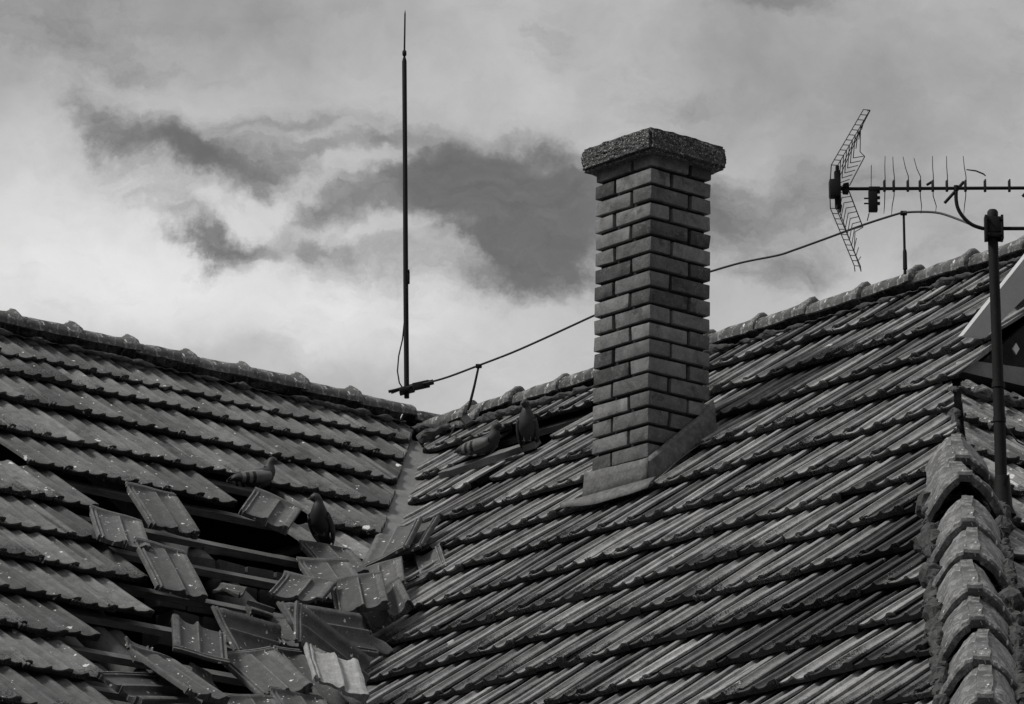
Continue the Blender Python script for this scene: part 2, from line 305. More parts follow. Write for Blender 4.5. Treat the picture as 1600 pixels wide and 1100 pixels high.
# ------------------------------------------------------------------ one roof tile (x across, y towards the head, z out of the roof)
WC, LT = .178, .43
PROF = [(-.045, .001), (-.042, .009), (-.037, .009), (-.034, .001), (-.027, .001), (-.024, .009), (-.019, .009), (-.016, .001), (-.008, .001), (0, .0005), (.012, .000), (.030, .001), (.048, .005), (.062, .012),
        (.070, .019), (.075, .0205), (.079, .019), (.084, .005), (.090, .001), (.104, .0005), (.120, .002), (.134, .007), (.146, .015), (.152, .0215), (.157, .0235), (.168, .0235), (.176, .023), (.180, .019)]
def tile_arrays(full=True):
    pr = PROF
    ts = [0, .005, .016, .05, .11, .18, .25, .32, .372, .383, .392, .400, .406, .414, .420, .430] if full else [0, .005, .016, .07, .15, .25, .36, .43]
    vs, top = [], []
    def hh(s, h, t):
        if full and t > .36:
            k = {.372: 1.0, .383: .55}.get(t)
            if k is not None: return h*k + (1-k)*.012
            return {.392: .012, .400: .0205, .406: .0205, .414: .009, .420: .018, .430: .017}[t]
        f = 1.0
        if t < .003: f = 1.0
        return h*f - (.0012 if t < .003 else 0)
    n = len(pr)
    for t in ts:
        for s, h in pr: vs.append((s, t, hh(s, h, t)))
    k = len(vs)
    for t in ts:
        for s, h in pr: vs.append((s, t + (.005 if t < .003 else 0), (-.020 if t < .009 else hh(s, h, t) - .013)))
    fs = []
    m = len(ts)
    for i in range(m-1):
        for j in range(n-1):
            a = i*n+j; fs.append((a, a+1, a+n+1, a+n)); a += k; fs.append((a, a+n, a+n+1, a+1))
    for j in range(n-1):
        fs.append((j, k+j, k+j+1, j+1)); a = (m-1)*n+j; fs.append((a, a+1, k+a+1, k+a))
    for i in range(m-1):
        a = i*n; fs.append((a, a+n, k+a+n, k+a)); a = i*n+n-1; fs.append((a, k+a, k+a+n, a+n))
    return np.array(vs, float), fs
TV, TF = tile_arrays(False); TVF, TFF = tile_arrays(True)

def slope(name, O, S, T, Nn, rows, urange, keep, mat, seed, pitchdrop=.037, cuts=(), parent=None, tonefn=None, wc=WC, lichfn=None, shiftfn=None, hs=.72, anchors={}):
    rng = np.random.default_rng(seed)
    allv, allf, allc, allt = [], [], [], []; k = 0; CRV = np.tile(crest_of(), len(TV)//len(PROF)); CRV[len(TV)//2:] = 0; CRV = CRV[:len(TV)]; nv = len(TV); tf = np.array(TF)
    S_, T2, N_, O_ = (np.array(x) for x in (S, T, Nn, O))
    for r, v in enumerate(rows):
        g = (rows[r]-rows[r-1]) if r else .36
        u = urange[0] + (wc/2 if r % 2 else 0) + rng.normal(0, .004)
        if r in anchors: u = urange[0] + ((anchors[r]-urange[0]) % wc)
        while u < urange[1]:
            if keep(r, u+wc/2, v-.18):
                t = TV.copy(); t[:, 0] *= wc/.178; t[:, 2] = np.where(t[:, 2] > 0, t[:, 2]*hs, t[:, 2])
                sc_ = 1.0; ang = rng.normal(0, .013); lift = abs(rng.normal(0, .003)); sh = rng.normal(0, .006); su = rng.normal(0, .0018)
                if rng.random() < .06: sh += .014; ang += rng.normal(0, .018); lift += .006
                if shiftfn: a, b2 = shiftfn(r, u, v); sh += a; lift += b2
                # chipped, uneven tails and slightly warped clay
                ph = rng.uniform(0, 50)
                warp = .0016*np.sin(t[:, 0]*31+ph) + .0022*np.sin(t[:, 1]*9+ph*2)
                t[:, 2] += warp
                fr = t[:, 1] < .009; jit = rng.normal(0, .0012, len(TV)//16+28)
                idx = np.arange(len(TV)) % len(PROF); js = rng.normal(0, .0014, len(PROF))
                t[fr, 1] += js[idx[fr]]
                if rng.random() < .10:
                    c0 = rng.uniform(.0, .178); w = rng.uniform(.008, .022); t[fr, 1] += .016*np.exp(-((t[fr, 0]-c0)/w)**2)
                x = t[:, 0] + t[:, 1]*-ang + su; y = t[:, 1] + t[:, 0]*ang - sh
                nn = t[:, 2] - .0235*0 + lift - (pitchdrop+lift)*t[:, 1]/.365 - .012
                P = O_ + np.outer(u + x, S_) + np.outer(-v + y, T2) + np.outer(nn, N_)
                allv.append(P); allf.append(tf + k); k += nv
                tone = np.clip(rng.normal(.5, .24), .0, 1.2); 
                if tonefn and tonefn(r, u, v) < 0: tone = rng.uniform(-.30, -.12)
                li = np.clip(rng.beta(1.1, 1.6)*1.35, 0, 1.2)
                if lichfn: li = np.clip(li*lichfn(r, u, v), 0, 1.7)
                tail = np.clip(1 - t[:, 1]/.20, 0, 1); tail[nv//2:] = np.where(t[nv//2:, 1] < .02, 2.6, tail[nv//2:])  # values above one mark the front edges that get the painted shade
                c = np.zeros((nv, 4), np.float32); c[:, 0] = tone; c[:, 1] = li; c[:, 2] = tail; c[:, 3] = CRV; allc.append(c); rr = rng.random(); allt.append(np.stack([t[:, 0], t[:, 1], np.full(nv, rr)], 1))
            u += wc
    V = np.concatenate(allv); F = np.concatenate(allf)
    me = bpy.data.meshes.new(name); me.vertices.add(len(V)); me.vertices.foreach_set('co', V.astype(np.float32).ravel())
    me.loops.add(F.size); me.loops.foreach_set('vertex_index', F.astype(np.int32).ravel()); me.polygons.add(len(F))
    me.polygons.foreach_set('loop_start', np.arange(0, F.size, 4, dtype=np.int32)); me.update(calc_edges=True)
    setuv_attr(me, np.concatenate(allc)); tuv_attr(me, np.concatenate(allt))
    if cuts:
        bm = bmesh.new(); bm.from_mesh(me)
        for co, no in cuts:   # removes the side the normal points to
            r_ = bmesh.ops.bisect_plane(bm, geom=bm.verts[:]+bm.edges[:]+bm.faces[:], dist=1e-5, plane_co=co, plane_no=no, clear_outer=True)
            ed = [e for e in r_['geom_cut'] if isinstance(e, bmesh.types.BMEdge) and e.is_boundary]
            try: bmesh.ops.holes_fill(bm, edges=ed, sides=0)
            except Exception: pass
        bm.to_mesh(me); bm.free()
    me.validate()
    return link(name, me, mat, parent, 38, None)

# ------------------------------------------------------------------ the house
BASEZ = -J.z                                  # ground level in local z
house = empty('tiled_house', HM @ Matrix.Translation((0, 0, BASEZ)))
tag(house, 'old house with two clay tiled wings meeting at a valley, its roof broken open', 'house')
HO = Matrix.Translation((0, 0, -BASEZ))       # parts are modelled in the roof frame
def hp(o): o.parent = house; o.matrix_parent_inverse = Matrix.Identity(4); o.matrix_basis = HO.copy(); return o
def part(b, name, mat, sharp=None): return hp(b.build(name, mat, None, sharp))

ROWS_R = [.30+.373*i for i in range(19)]
ROWS_L = [.32, .56, .89, 1.26, 1.64, 2.03, 2.40, 2.71, 3.09, 3.45, 3.83, 4.18, 4.55, 4.92, 5.29, 5.66, 6.03, 6.40, 6.77]
def inpoly(p, poly):
    x, y = p; c = False
    for i in range(len(poly)):
        (x1, y1), (x2, y2) = poly[i], poly[i-1]
        if (y1 > y) != (y2 > y) and x < (x2-x1)*(y-y1)/(y2-y1)+x1: c = not c
    return c
U_ = lambda x, y: uvL(x, y)[0]
# missing tiles of the left slope, course by course: from where to where along the course
GAPS_L = {4: [(-9, U_(45, 716)), (U_(383, 798), U_(452, 762))], 5: [(U_(153, 790), U_(492, 843))], 6: [(U_(168, 841), 2)], 7: [(U_(236, 907), 2)], 8: [(U_(255, 976), 2)],
          9: [(U_(163, 1002), 2)], 10: [(U_(176, 1067), 2)], 11: [(U_(205, 1120), 2)], 12: [(U_(250, 1170), 2)], 13: [(U_(300, 1220), 2)]}
def keepL(r, u, w):
    return not any(a+.01 < u < b_ for a, b_ in GAPS_L.get(r, []))
r1 = (uvR(716, 712)[0], uvR(850, 683)[0]); r2 = (uvR(703, 768)[0], uvR(776, 745)[0])
def keepR(r, u, w):
    if r == 1 and r1[0] < u < r1[1]: return False
    if r == 2 and r2[0] < u < r2[1]: return False
    return True
damp = [uvR(*p) for p in [(1165, 1000), (1290, 880), (1440, 780), (1470, 850), (1400, 930), (1330, 960), (1250, 1060), (1190, 1080)]]
def toneR(r, u, v): return -1 if inpoly((u+.09, v-.18), damp) else 1.0
def lichR(r, u, v): return 2.3 if v > 2.6 and mnoise.noise(Vector((u*.9, v*.9, 0))) > -.15 else .8
q1, q2 = at(1541, 531, NR, OR), at(1600, 470, NR, OR); dv = (q2-q1); VERGE = (q1, Vector((dv.y, -dv.x, 0)).normalized()); VERGE = (VERGE[0], VERGE[1] if VERGE[1].x > 0 else -VERGE[1])
VC = (Vector((-.125, 0, 0)), Vector((-1, -1, 0))); shf = lambda r, u, v: (.010*math.sin(u*2.1+r), .003)
# the four upper courses run on to the gable verge, the lower ones end at the hip
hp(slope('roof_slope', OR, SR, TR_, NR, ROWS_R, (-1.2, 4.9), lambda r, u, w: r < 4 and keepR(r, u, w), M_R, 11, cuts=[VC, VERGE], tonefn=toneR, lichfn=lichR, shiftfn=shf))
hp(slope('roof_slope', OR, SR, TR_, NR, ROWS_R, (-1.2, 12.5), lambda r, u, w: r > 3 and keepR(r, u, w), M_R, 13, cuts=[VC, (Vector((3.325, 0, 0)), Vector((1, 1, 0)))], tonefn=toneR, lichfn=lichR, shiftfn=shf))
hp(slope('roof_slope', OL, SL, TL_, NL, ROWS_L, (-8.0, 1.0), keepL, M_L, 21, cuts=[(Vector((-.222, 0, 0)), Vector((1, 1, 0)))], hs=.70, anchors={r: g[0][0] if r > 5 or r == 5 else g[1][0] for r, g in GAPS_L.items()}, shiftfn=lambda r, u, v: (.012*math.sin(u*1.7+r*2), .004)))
# hip slope, facing right
hp(slope('hip_slope', OH, SH, TH_, NH, [1.2+.373*i for i in range(15)], (-7.0, 2.4), lambda r, u, w: True, M_HS, 31, cuts=[(Vector((3.375, 0, 0)), Vector((-1, -1, 0))), (Vector((4.47, 0, 0)), Vector((-1, 0, 0)))]))
# plain rear slopes (never in view from the street) close the attic
def slab(pts, th, name, mat):
    n = (Vector(pts[1])-Vector(pts[0])).cross(Vector(pts[2])-Vector(pts[0])).normalized()
    b = B(); k = len(pts); b.add([Vector(p) for p in pts]+[Vector(p)-n*th for p in pts], [tuple(range(k)), tuple(range(2*k-1, k-1, -1))]+[(i, i+k, (i+1) % k+k, (i+1) % k) for i in range(k)])
    return part(b, name, mat)
EV = 6.9*CT; EZ = -6.9*ST
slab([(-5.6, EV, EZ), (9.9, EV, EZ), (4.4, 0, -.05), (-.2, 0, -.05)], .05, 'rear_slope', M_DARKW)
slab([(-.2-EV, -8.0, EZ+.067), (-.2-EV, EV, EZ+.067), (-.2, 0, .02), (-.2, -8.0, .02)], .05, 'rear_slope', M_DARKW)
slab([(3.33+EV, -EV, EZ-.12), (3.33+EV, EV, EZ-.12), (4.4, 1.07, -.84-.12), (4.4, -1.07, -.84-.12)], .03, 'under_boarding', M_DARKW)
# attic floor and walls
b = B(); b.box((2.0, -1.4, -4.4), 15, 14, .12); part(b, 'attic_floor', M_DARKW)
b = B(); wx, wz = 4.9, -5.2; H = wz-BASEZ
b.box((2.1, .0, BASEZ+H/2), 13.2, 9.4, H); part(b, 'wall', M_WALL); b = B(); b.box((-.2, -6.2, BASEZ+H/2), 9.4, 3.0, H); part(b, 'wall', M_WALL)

# battens and log rafters of the left wing, seen through the hole
nb = -.045-.013-.024
def batten(row, u0, u1, dn=0.0, skew=0.0):
    b = B(); v = row; c0 = OL + SL*u0 - TL_*(v-.02) + NL*(nb+dn); c1 = OL + SL*u1 - TL_*(v-.02+skew) + NL*(nb+dn)
    d = (c1-c0); M = Matrix((d.normalized(), TL_, NL)).transposed()
    n = 14
    for i in range(n):
        a, e = c0+d*(i/n), c0+d*((i+1)/n)
        b.box((a+e)/2, (e-a).length, .045, .028, M)
    b.rough(.005, 9, row); b.rough(.003, 40, row)
    return part(b, 'batten', M_WOOD, 40)
for k in range(2, 17):
    v = ROWS_L[k]-.375
    batten(v, -6.8, -.9-.3*(k > 6)*(k-6)*.6, 0, random.uniform(-.03, .03))
for (p, q) in (((330, 828), (470, 852)), ((355, 925), (420, 940)), ((330, 978), (430, 1000)), ((330, 1062), (400, 1078))):
    u0, v0 = uvL(*p); u1, v1 = uvL(*q); batten(v0, u0, u1, -.01, (v1-v0))
for k in range(-1, 10):      # battens of the right wing
    b = B(); v = .28+.373*k
    if k < 0 or k > 4: continue
    c = OR + SR*1.8 - TR_*v + NR*nb; b.box(c, 4.4, .045, .028, Matrix((SR, TR_, NR)).transposed()); b.rough(.004, 9, k); part(b, 'batten', M_WOOD)
def rafter(p0, v0, v1, r=.062, plane='L', sag=0):
    b = B(); pts = []
    u = p0
    for i in range(14):
        t = i/13; v = v0+(v1-v0)*t
        o, s, T, n = (OL, SL, TL_, NL) if plane == 'L' else (OR, SR, TR_, NR)
        pts.append(o + s*(u + sag*t) - T*v + n*(nb-.016-r+.004*math.sin(t*9)))
    b.tube(pts, [r*(1+.06*math.sin(i*1.7)) for i in range(14)], 14); b.rough(.006, 6, u); return part(b, 'rafter', M_LOG, 60)
u, v = uvL(320, 820); rafter(u, .1, 6.4, .066, 'L', 0)
u, v = uvL(236, 985); rafter(u, .1, 6.4, .070, 'L', 0)
u, v = uvL(80, 800)[0]-.2, 0; rafter(u, .1, 6.4, .066, 'L', 0)
u, v = uvL(20, 700)[0]-.6, 0; rafter(u, .1, 6.4, .066, 'L', 0)
rafter(uvR(745, 740)[0], .1, 2.6, .055, 'R', .0); rafter(uvR(880, 690)[0], .1, 2.6, .055, 'R', .0)
# valley rafter and masonry stub below the hole
b = B(); b.tube([(-.2+.3*i, -.12-.3*i+.0, -.30-.3*i*TT) for i in range(17)], .07, 12); b.rough(.006, 6); part(b, 'valley_rafter', M_LOG, 60)
b = B()
q0 = at(300, 985, NL, OL, -.34)
for j in range(5):
    for i in range(7):
        if (i+j) % 5 == 4: continue
        c = q0 + Vector((.0+.01*random.random(), -.15+i*.155+(j % 2)*.07, -.05+j*.085-.02)); b.box(c, .12, .142, .072, None, .006)
b.rough(.012, 12, 3); part(b, 'masonry_pier', rough_grey('old_masonry', .055, 1.0, 14, 90, .95), 40)

# valley gutter
b = B(); vs, fs = [], []
n = 26
for i in range(n):
    m = -.02+i*.115; z0 = -(m+.115)*TT - .035
    for j, (d, h) in enumerate([(-.17, .045), (-.11, .034), (-.085, .026), (-.04, .013), (0, .003), (.03, .006), (.06, .014), (.10, .024)]):
        # d>0 towards the right wing (+x,+y), d<0 towards the left wing
        wv = .004*mnoise.noise(Vector((m*6, d*9, 0))); step = .004 if int(m/.75) % 2 else 0
        vs.append((m + d*.707 - .0, -m-.115 + d*.707, z0 + h*1.05 + wv + step))
for i in range(n-1):
    for j in range(7): a = i*8+j; fs.append((a, a+1, a+9, a+8))
b.add(vs, fs); g = part(b, 'valley_gutter', M_ZINC2, 60); mod = g.modifiers.new('t', 'SOLIDIFY'); mod.thickness = .002

# ridge tiles
def ridge_mesh(L=.36, r=.064, seed=0, collar=True):
    n = 18; prof = []
    if collar: st = [(0, .003), (.003, .008), (.010, .010), (.030, .010), (.044, .009), (.054, .004), (.075, .002), (.12, 0), (.20, -.002), (.28, -.004), (L, -.006)]
    else: st = [(i*L/8, 0) for i in range(9)]
    vs, fs = [], []
    for x, dr in st:
        for k in range(n+1):
            a = math.pi*(k/n)
            ca, sa = math.cos(a), math.sin(a); rr = r+dr
            cap = 1.0 + {.003: .12, .010: .24, .030: .25, .044: .12, .054: .05, .075: .02}.get(x, .0)*max(0, sa)**16
            vs.append((x, -ca*rr*1.12, sa*rr*cap*.96 - (.008 if k in (0, n) else 0)))
    k0 = len(vs)
    for x, dr in st:
        for k in range(n+1):
            a = math.pi*(k/n); rr = r+min(dr, .006)-.014; vs.append((x, -math.cos(a)*rr*1.12, math.sin(a)*rr*.96-(.008 if k in (0, n) else 0)))
    m = len(st)
    for i in range(m-1):
        for k in range(n): a = i*(n+1)+k; fs.append((a, a+n+1, a+n+2, a+1)); a += k0; fs.append((a, a+1, a+n+2, a+n+1))
        for k in (0, n): a = i*(n+1)+k; q = (a, k0+a, k0+a+n+1, a+n+1); fs.append(q if k == 0 else q[::-1])
    for k in range(n):
        fs.append((k, k+1, k0+k+1, k0+k)); a = (m-1)*(n+1)+k; fs.append((a, k0+a, k0+a+1, a+1))
    b = B(); b.add(vs, fs); b.rough(.006, 11, seed); b.rough(.003, 45, seed); return b
rid = [ridge_mesh(seed=i*3.1) for i in range(4)]
rid.append(ridge_mesh(seed=17, collar=False)); rid = [mesh(b.v, b.f) for b in rid]
for me in rid: plain_attr(me); me.materials.append(M_RIDGE); me.shade_smooth(); me.set_sharp_from_angle(angle=R_(45))
def put(me, name, M):
    o = bpy.data.objects.new(name, me); COL.objects.link(o); o.parent = house; o.matrix_basis = HO @ M; return o
# right ridge: collars at knob positions 3.497 - k*.3317, body running to the left of each collar
RZ = -.006
for k in range(-2, 13):
    x = 3.535-k*.3317
    if x < .05: continue
    if x > 4.7: continue
    M = Matrix.Translation((x, random.uniform(-.006, .006), RZ+.004*math.sin(k*2.2))) @ Matrix.Rotation(math.pi+random.uniform(-.02, .02), 4, 'Z') @ Matrix.Rotation(random.uniform(-.012, .012), 4, 'Y') @ Matrix.Rotation(random.uniform(-.04, .04), 4, 'X')
    put(rid[k % 4], 'ridge_tile', M)
put(rid[1], 'ridge_tile', Matrix.Translation((.33, -.01, -.045)) @ Matrix.Rotation(math.pi-.06, 4, 'Z') @ Matrix.Rotation(-.02, 4, 'Y'))
# left ridge: collars at y = -.428-.3335 k, body running away from the valley
LZ = .067+.005
for k in range(-1, 9):
    y = -.400-.3335*k
    M = Matrix.Translation((OL.x+random.uniform(-.006, .006), y, LZ+.004*math.sin(k*1.9))) @ Matrix.Rotation(-math.pi/2+random.uniform(-.02, .02), 4, 'Z') @ Matrix.Rotation(random.uniform(-.012, .012), 4, 'Y') @ Matrix.Rotation(random.uniform(-.04, .04), 4, 'X')
    put(rid[(k+1) % 4] if k >= 0 else rid[4], 'ridge_tile', M)
for k in range(2):
    put(rid[k+2], 'ridge_tile', Matrix.Translation((OL.x, .30+.33*k, LZ-.02)) @ Matrix.Rotation(-math.pi/2, 4, 'Z'))
# mortar bedding under the ridges
def mortar(pts, r, seed, name='mortar_bedding', gap=.42, flat=.7):
    b = B(); rnd = random.Random(seed)
    P = [Vector(p) for p in pts]; q = []
    for a, e in zip(P[:-1], P[1:]):
        nn = max(2, int((e-a).length/.014)); q += [a.lerp(e, i/nn) for i in range(nn)]
    q.append(P[-1]); rad = [r*max(.12, .72+1.5*(mnoise.noise(p*11+Vector((seed, 0, 0)))-max(0, mnoise.noise(p*4+Vector((0, seed, 0))))*(1-gap))) for p in q]
    b.tube(q, rad, 14); b.rough(.016*r/.03, 26, seed); b.rough(.010*r/.03, 70, seed+5)
    return part(b, name, M_MORTAR)
mortar([(.15, -.085, -.062), (4.3, -.085, -.062)], .015, 1, gap=.12)
mortar([(OL.x+.085, -.15, .010), (OL.x+.085, -3.2, .010)], .015, 2, gap=.22)
mortar([(-.10, -.16, -.02), (.02, -.05, -.03), (.14, -.10, -.05), (.0, -.16, -.10)], .022, 3, gap=.9)

# hip tiles and the mortar beside them
def hip_mesh(L=.44, seed=0):
    # cross-section, y across, z up: angled sides with a flat raised band along the crown
    sec = [(-.150, -.110), (-.128, -.072), (-.088, -.022), (-.050, .008), (-.030, .016), (-.027, .028), (.027, .028), (.030, .016), (.050, .008), (.088, -.022), (.128, -.072), (.150, -.110)]
    st = [(0, .020, 1.07), (.008, .030, 1.10), (.030, .030, 1.10), (.040, .008, 1.03), (.06, 0, 1.0), (.16, 0, .97), (.30, 0, .92), (L, 0, .87)]
    vs, fs = [], []; n = len(sec)
    for x, dz, s in st:
        sec = [(y*(.87 if len(vs) == 0 else 1), z) for y, z in sec]
        for y, z in sec: vs.append((x, y*s, z*s+dz))
    k0 = len(vs)
    for x, dz, s in st:
        for y, z in sec: vs.append((x, y*(s-.09), z*s-.016+min(dz, .008)))
    m = len(st)
    for i in range(m-1):
        for k in range(n-1): a = i*n+k; fs.append((a, a+n, a+n+1, a+1)); a += k0; fs.append((a, a+1, a+n+1, a+n))
        for k in (0, n-1): a = i*n+k; q = (a, k0+a, k0+a+n, a+n); fs.append(q if k == 0 else q[::-1])
    for k in range(n-1): fs.append((k, k+1, k0+k+1, k0+k)); a = (m-1)*n+k; fs.append((a, k0+a, k0+a+1, a+1))
    me = mesh(vs, fs); bm = bmesh.new(); bm.from_mesh(me); bmesh.ops.subdivide_edges(bm, edges=bm.edges[:], cuts=2, use_grid_fill=True)
    for v in bm.verts:
        v.co += v.normal*.004*mnoise.noise(v.co*38+Vector((seed, 0, 0))); q = v.co*9+Vector((seed, 0, 0)); v.co += Vector((.3, mnoise.noise(q), mnoise.noise(q+Vector((5, 5, 5)))))*.013*Vector((0, 1, 1)).length/1.414; v.co.x -= .0039
    bm.to_mesh(me); bm.free(); plain_attr(me); me.materials.append(M_HIP); me.shade_smooth(); me.set_sharp_from_angle(angle=R_(32)); return me
hips = [hip_mesh(seed=i*4.2) for i in range(3)]
HD = Vector((-1, 1, TT)).normalized()         # up along the hip
hy = Vector((0, 0, 1)).cross(HD).normalized(); hz = HD.cross(hy)
def hip_at(px, py, dz=.06):
    # station on the hip line nearest the given height in the photo
    best = min((abs((lambda w: 550-FPX*((w-CAMW) @ UPW)/((w-CAMW) @ FW))(HM @ Vector((3.33+m, -m, -m*TT)))-py), m) for m in [i*.01 for i in range(100, 640)]); return best[1]
CAMW = Vector((0, 0, CAMZ)); UPW = Vector((0, -math.sin(PITCH), math.cos(PITCH))); FW = Vector((0, math.cos(PITCH), math.sin(PITCH)))
lips = [757, 800, 858, 906, 962, 1016, 1076, 1136, 1196, 1256]
for i, y in enumerate(lips):
    m = hip_at(0, y)
    o = Vector((3.35+m, -m-.02, -m*TT)) + hz*.045
    Mx = Matrix.Translation(o) @ Matrix((HD, hy, hz)).transposed().to_4x4()
    tw = random.uniform(-.05, .05); lift = random.uniform(-.01, .03)
    if i == 1: Mx = Matrix.Translation(hz*.040) @ Mx @ Matrix.Rotation(.06, 4, 'Y') ; tw = .08
    put(hips[i % 3], 'hip_tile', Mx @ Matrix.Rotation(tw, 4, 'Z') @ Matrix.Rotation(-lift, 4, 'Y'))
ma, mb = hip_at(0, 775), hip_at(0, 1300)
sl = lambda m, off: Vector((3.33+m, -m, -m*TT)) + hy*off*.2 + hz*(-.035)
mortar([sl(ma, .66), sl(mb, .66)], .030, 5, 'hip_mortar', .35, .9); mortar([sl(ma, -.66), sl(mb, -.66)], .030, 6, 'hip_mortar', .35, .9)
mortar([sl(ma-.1, .2), sl(ma-.1, -.2)], .02, 7, 'hip_mortar', .9, .9)
mt = hip_at(0, 606); mortar([Vector((3.33+mt-.1, -mt+.06, -mt*TT+.02)), Vector((3.33+mt+.04, -mt-.02, -mt*TT-.02)), Vector((3.33+mt+.02, -mt+.6, -mt*TT-.0))], .022, 8, 'hip_mortar', .9, .9)
b = B(); b.tube([(3.33+m*.1, -m*.1, -m*.1*TT-.19) for m in range(9, 70)], .05, 10); part(b, 'hip_rafter', M_DARKW, 60)
mortar([Vector((3.34+mt-.02, -mt-.0, -mt*TT-.05)), Vector((3.34+ma, -ma, -ma*TT-.06))], .020, 9, 'hip_mortar', .35, .9)

# gable end over the hip: dark boarding, barge board, beam, diamond cut-out
GX = 4.36
slab([(GX-.10, -1.10, -1.0), (GX-.10, 1.10, -1.0), (GX-.10, .0, -.13)], .03, 'gable_boarding', M_DARKW)
def board(p, q, w0, w1, th, name, mat, up=Vector((0, 0, 1))):
    d = (q-p).normalized(); s = Vector((1, 0, 0)); w = d.cross(s).normalized()
    if w.dot(up) < 0: w = -w
    b = B(); b.add([p, q, q-w*w1, p-w*w0]+[v+s*th for v in (p, q, q-w*w1, p-w*w0)], [(3, 2, 1, 0), (4, 5, 6, 7), (0, 1, 5, 4), (1, 2, 6, 5), (2, 3, 7, 6), (3, 0, 4, 7)])
    return part(b, name, mat)
gp = lambda x, y: at(x, y, Vector((1, 0, 0)), Vector((GX+.06, 0, 0)))
# barge board: pointed foot cut level
P0, P1, P2, P3, P4 = gp(1505, 524), gp(1660, 329), gp(1660, 405), gp(1553, 514), gp(1541, 527)
b = B(); fr = [P0, P1, P2, P3, P4]; b.add(fr+[v-Vector((.03, 0, 0)) for v in fr], [(4, 3, 2, 1, 0), (5, 6, 7, 8, 9)]+[(i, (i+1) % 5, (i+1) % 5+5, i+5) for i in range(5)])
part(b, 'barge_board', M_PAINT)
g2 = lambda x, y: at(x, y, Vector((1, 0, 0)), Vector((GX, 0, 0)))
b = B(); fr = [g2(1508, 562), g2(1700, 588), g2(1700, 626), g2(1500, 580)]; b.add(fr+[v-Vector((.08, 0, 0)) for v in fr], [(3, 2, 1, 0), (4, 5, 6, 7)]+[(i, (i+1) % 4, (i+1) % 4+4, i+4) for i in range(4)])
part(b, 'gable_beam', M_PAINT2)
g3 = lambda x, y: at(x, y, Vector((1, 0, 0)), Vector((GX-.06, 0, 0)))
b = B(); fr = [g3(1588, 536), g3(1593, 545), g3(1588, 554), g3(1582.5, 545)]; b.add(fr+[v-Vector((.006, 0, 0)) for v in fr], [(3, 2, 1, 0), (4, 5, 6, 7)]+[(i, (i+1) % 4, (i+1) % 4+4, i+4) for i in range(4)])
part(b, 'diamond_sky_plate', rough_grey('sky_light_white', .85, .1))  # white plate stands in for sky light showing through a diamond cut-out

# ------------------------------------------------------------------ chimney (part of the house)
CS = .35; cq = at(1011, 752, NR, OR); CX, CY, CZ = cq.x, cq.y, cq.z
def lean(v): h = v.z-CZ; return Vector((v.x+.014*h+.002, v.y+.012*h, v.z))
CH = .0756; ztop = at(1015.6, 261, Vector((1, 0, 0)), Vector((CX, 0, 0))).z
ncr = 22; bricks = B(); cols = []; rb = random.Random(4)
for k in range(-1, ncr):
    zc = ztop-CH*k+ (CH/2-.004); L1, L2 = .2195, .1150; th = .10
    # k counts down from the course under the cap; parity sets which end carries the long brick
    par = (k % 2 == 1)
    def brick(cx, cy, sx, sy):
        n0 = len(bricks.v); hgt = .0600
        bricks.box((cx+rb.uniform(-.0022, .0022), cy+rb.uniform(-.0022, .0022), zc+rb.uniform(-.001, .001)), sx, sy, hgt, Matrix.Rotation(rb.uniform(-.012, .012), 3, 'Z') @ Matrix.Rotation(rb.uniform(-.008, .008), 3, 'Y'), .0045)
        for v in bricks.v[n0:]:
            q = v*30+Vector((k*3.1, 0, 0)); v += Vector((mnoise.noise(q), mnoise.noise(q+Vector((3, 3, 3))), mnoise.noise(q+Vector((7, 1, 3)))*.7))*.0055
        cols.extend([(min(1, max(0, rb.gauss(.5, .32))),)*1]*(len(bricks.v)-n0))
    x0, x1, y0, y1 = CX-CS, CX, CY, CY+CS; g = .009
    if par:   # left face: short then long, the long brick turns the front corner with its end
        brick(x0+L2/2, y0+L1/2, L2, L1); brick(x1-L1/2, y0+L2/2, L1, L2)
        brick(x1-L2/2, y1-L1/2, L2, L1); brick(x0+L1/2, y1-L2/2, L1, L2)
    else:
        brick(x0+L1/2, y0+L2/2, L1, L2); brick(x1-L2/2, y0+L1/2, L2, L1)
        brick(x1-L1/2, y1-L2/2, L1, L2); brick(x0+L2/2, y1-L1/2, L2, L1)
bricks.v = [lean(v) for v in bricks.v]
me = mesh(bricks.v, bricks.f); setuv_attr(me, [(c[0], c[0], c[0], 1) for c in cols])
chim = hp(link('chimney', me, M_BRICK, None, 40)); tag(chim, 'square brick chimney with raked dark joints')
def sub(b, name, mat, par, sharp=None): o = b.build(name, mat, None, sharp); o.parent = par; return o
b = B(); core = [lean(Vector((CX-CS/2+sx*(CS/2-.020), CY+CS/2+sy*(CS/2-.020), z))) for z in (CZ-.5, ztop+.06) for sx in (-1, 1) for sy in (-1, 1)]
b.add(core, [(0, 1, 3, 2), (4, 6, 7, 5), (0, 4, 5, 1), (2, 3, 7, 6), (0, 2, 6, 4), (1, 5, 7, 3)]); sub(b, 'mortar_core', M_JOINT, chim)
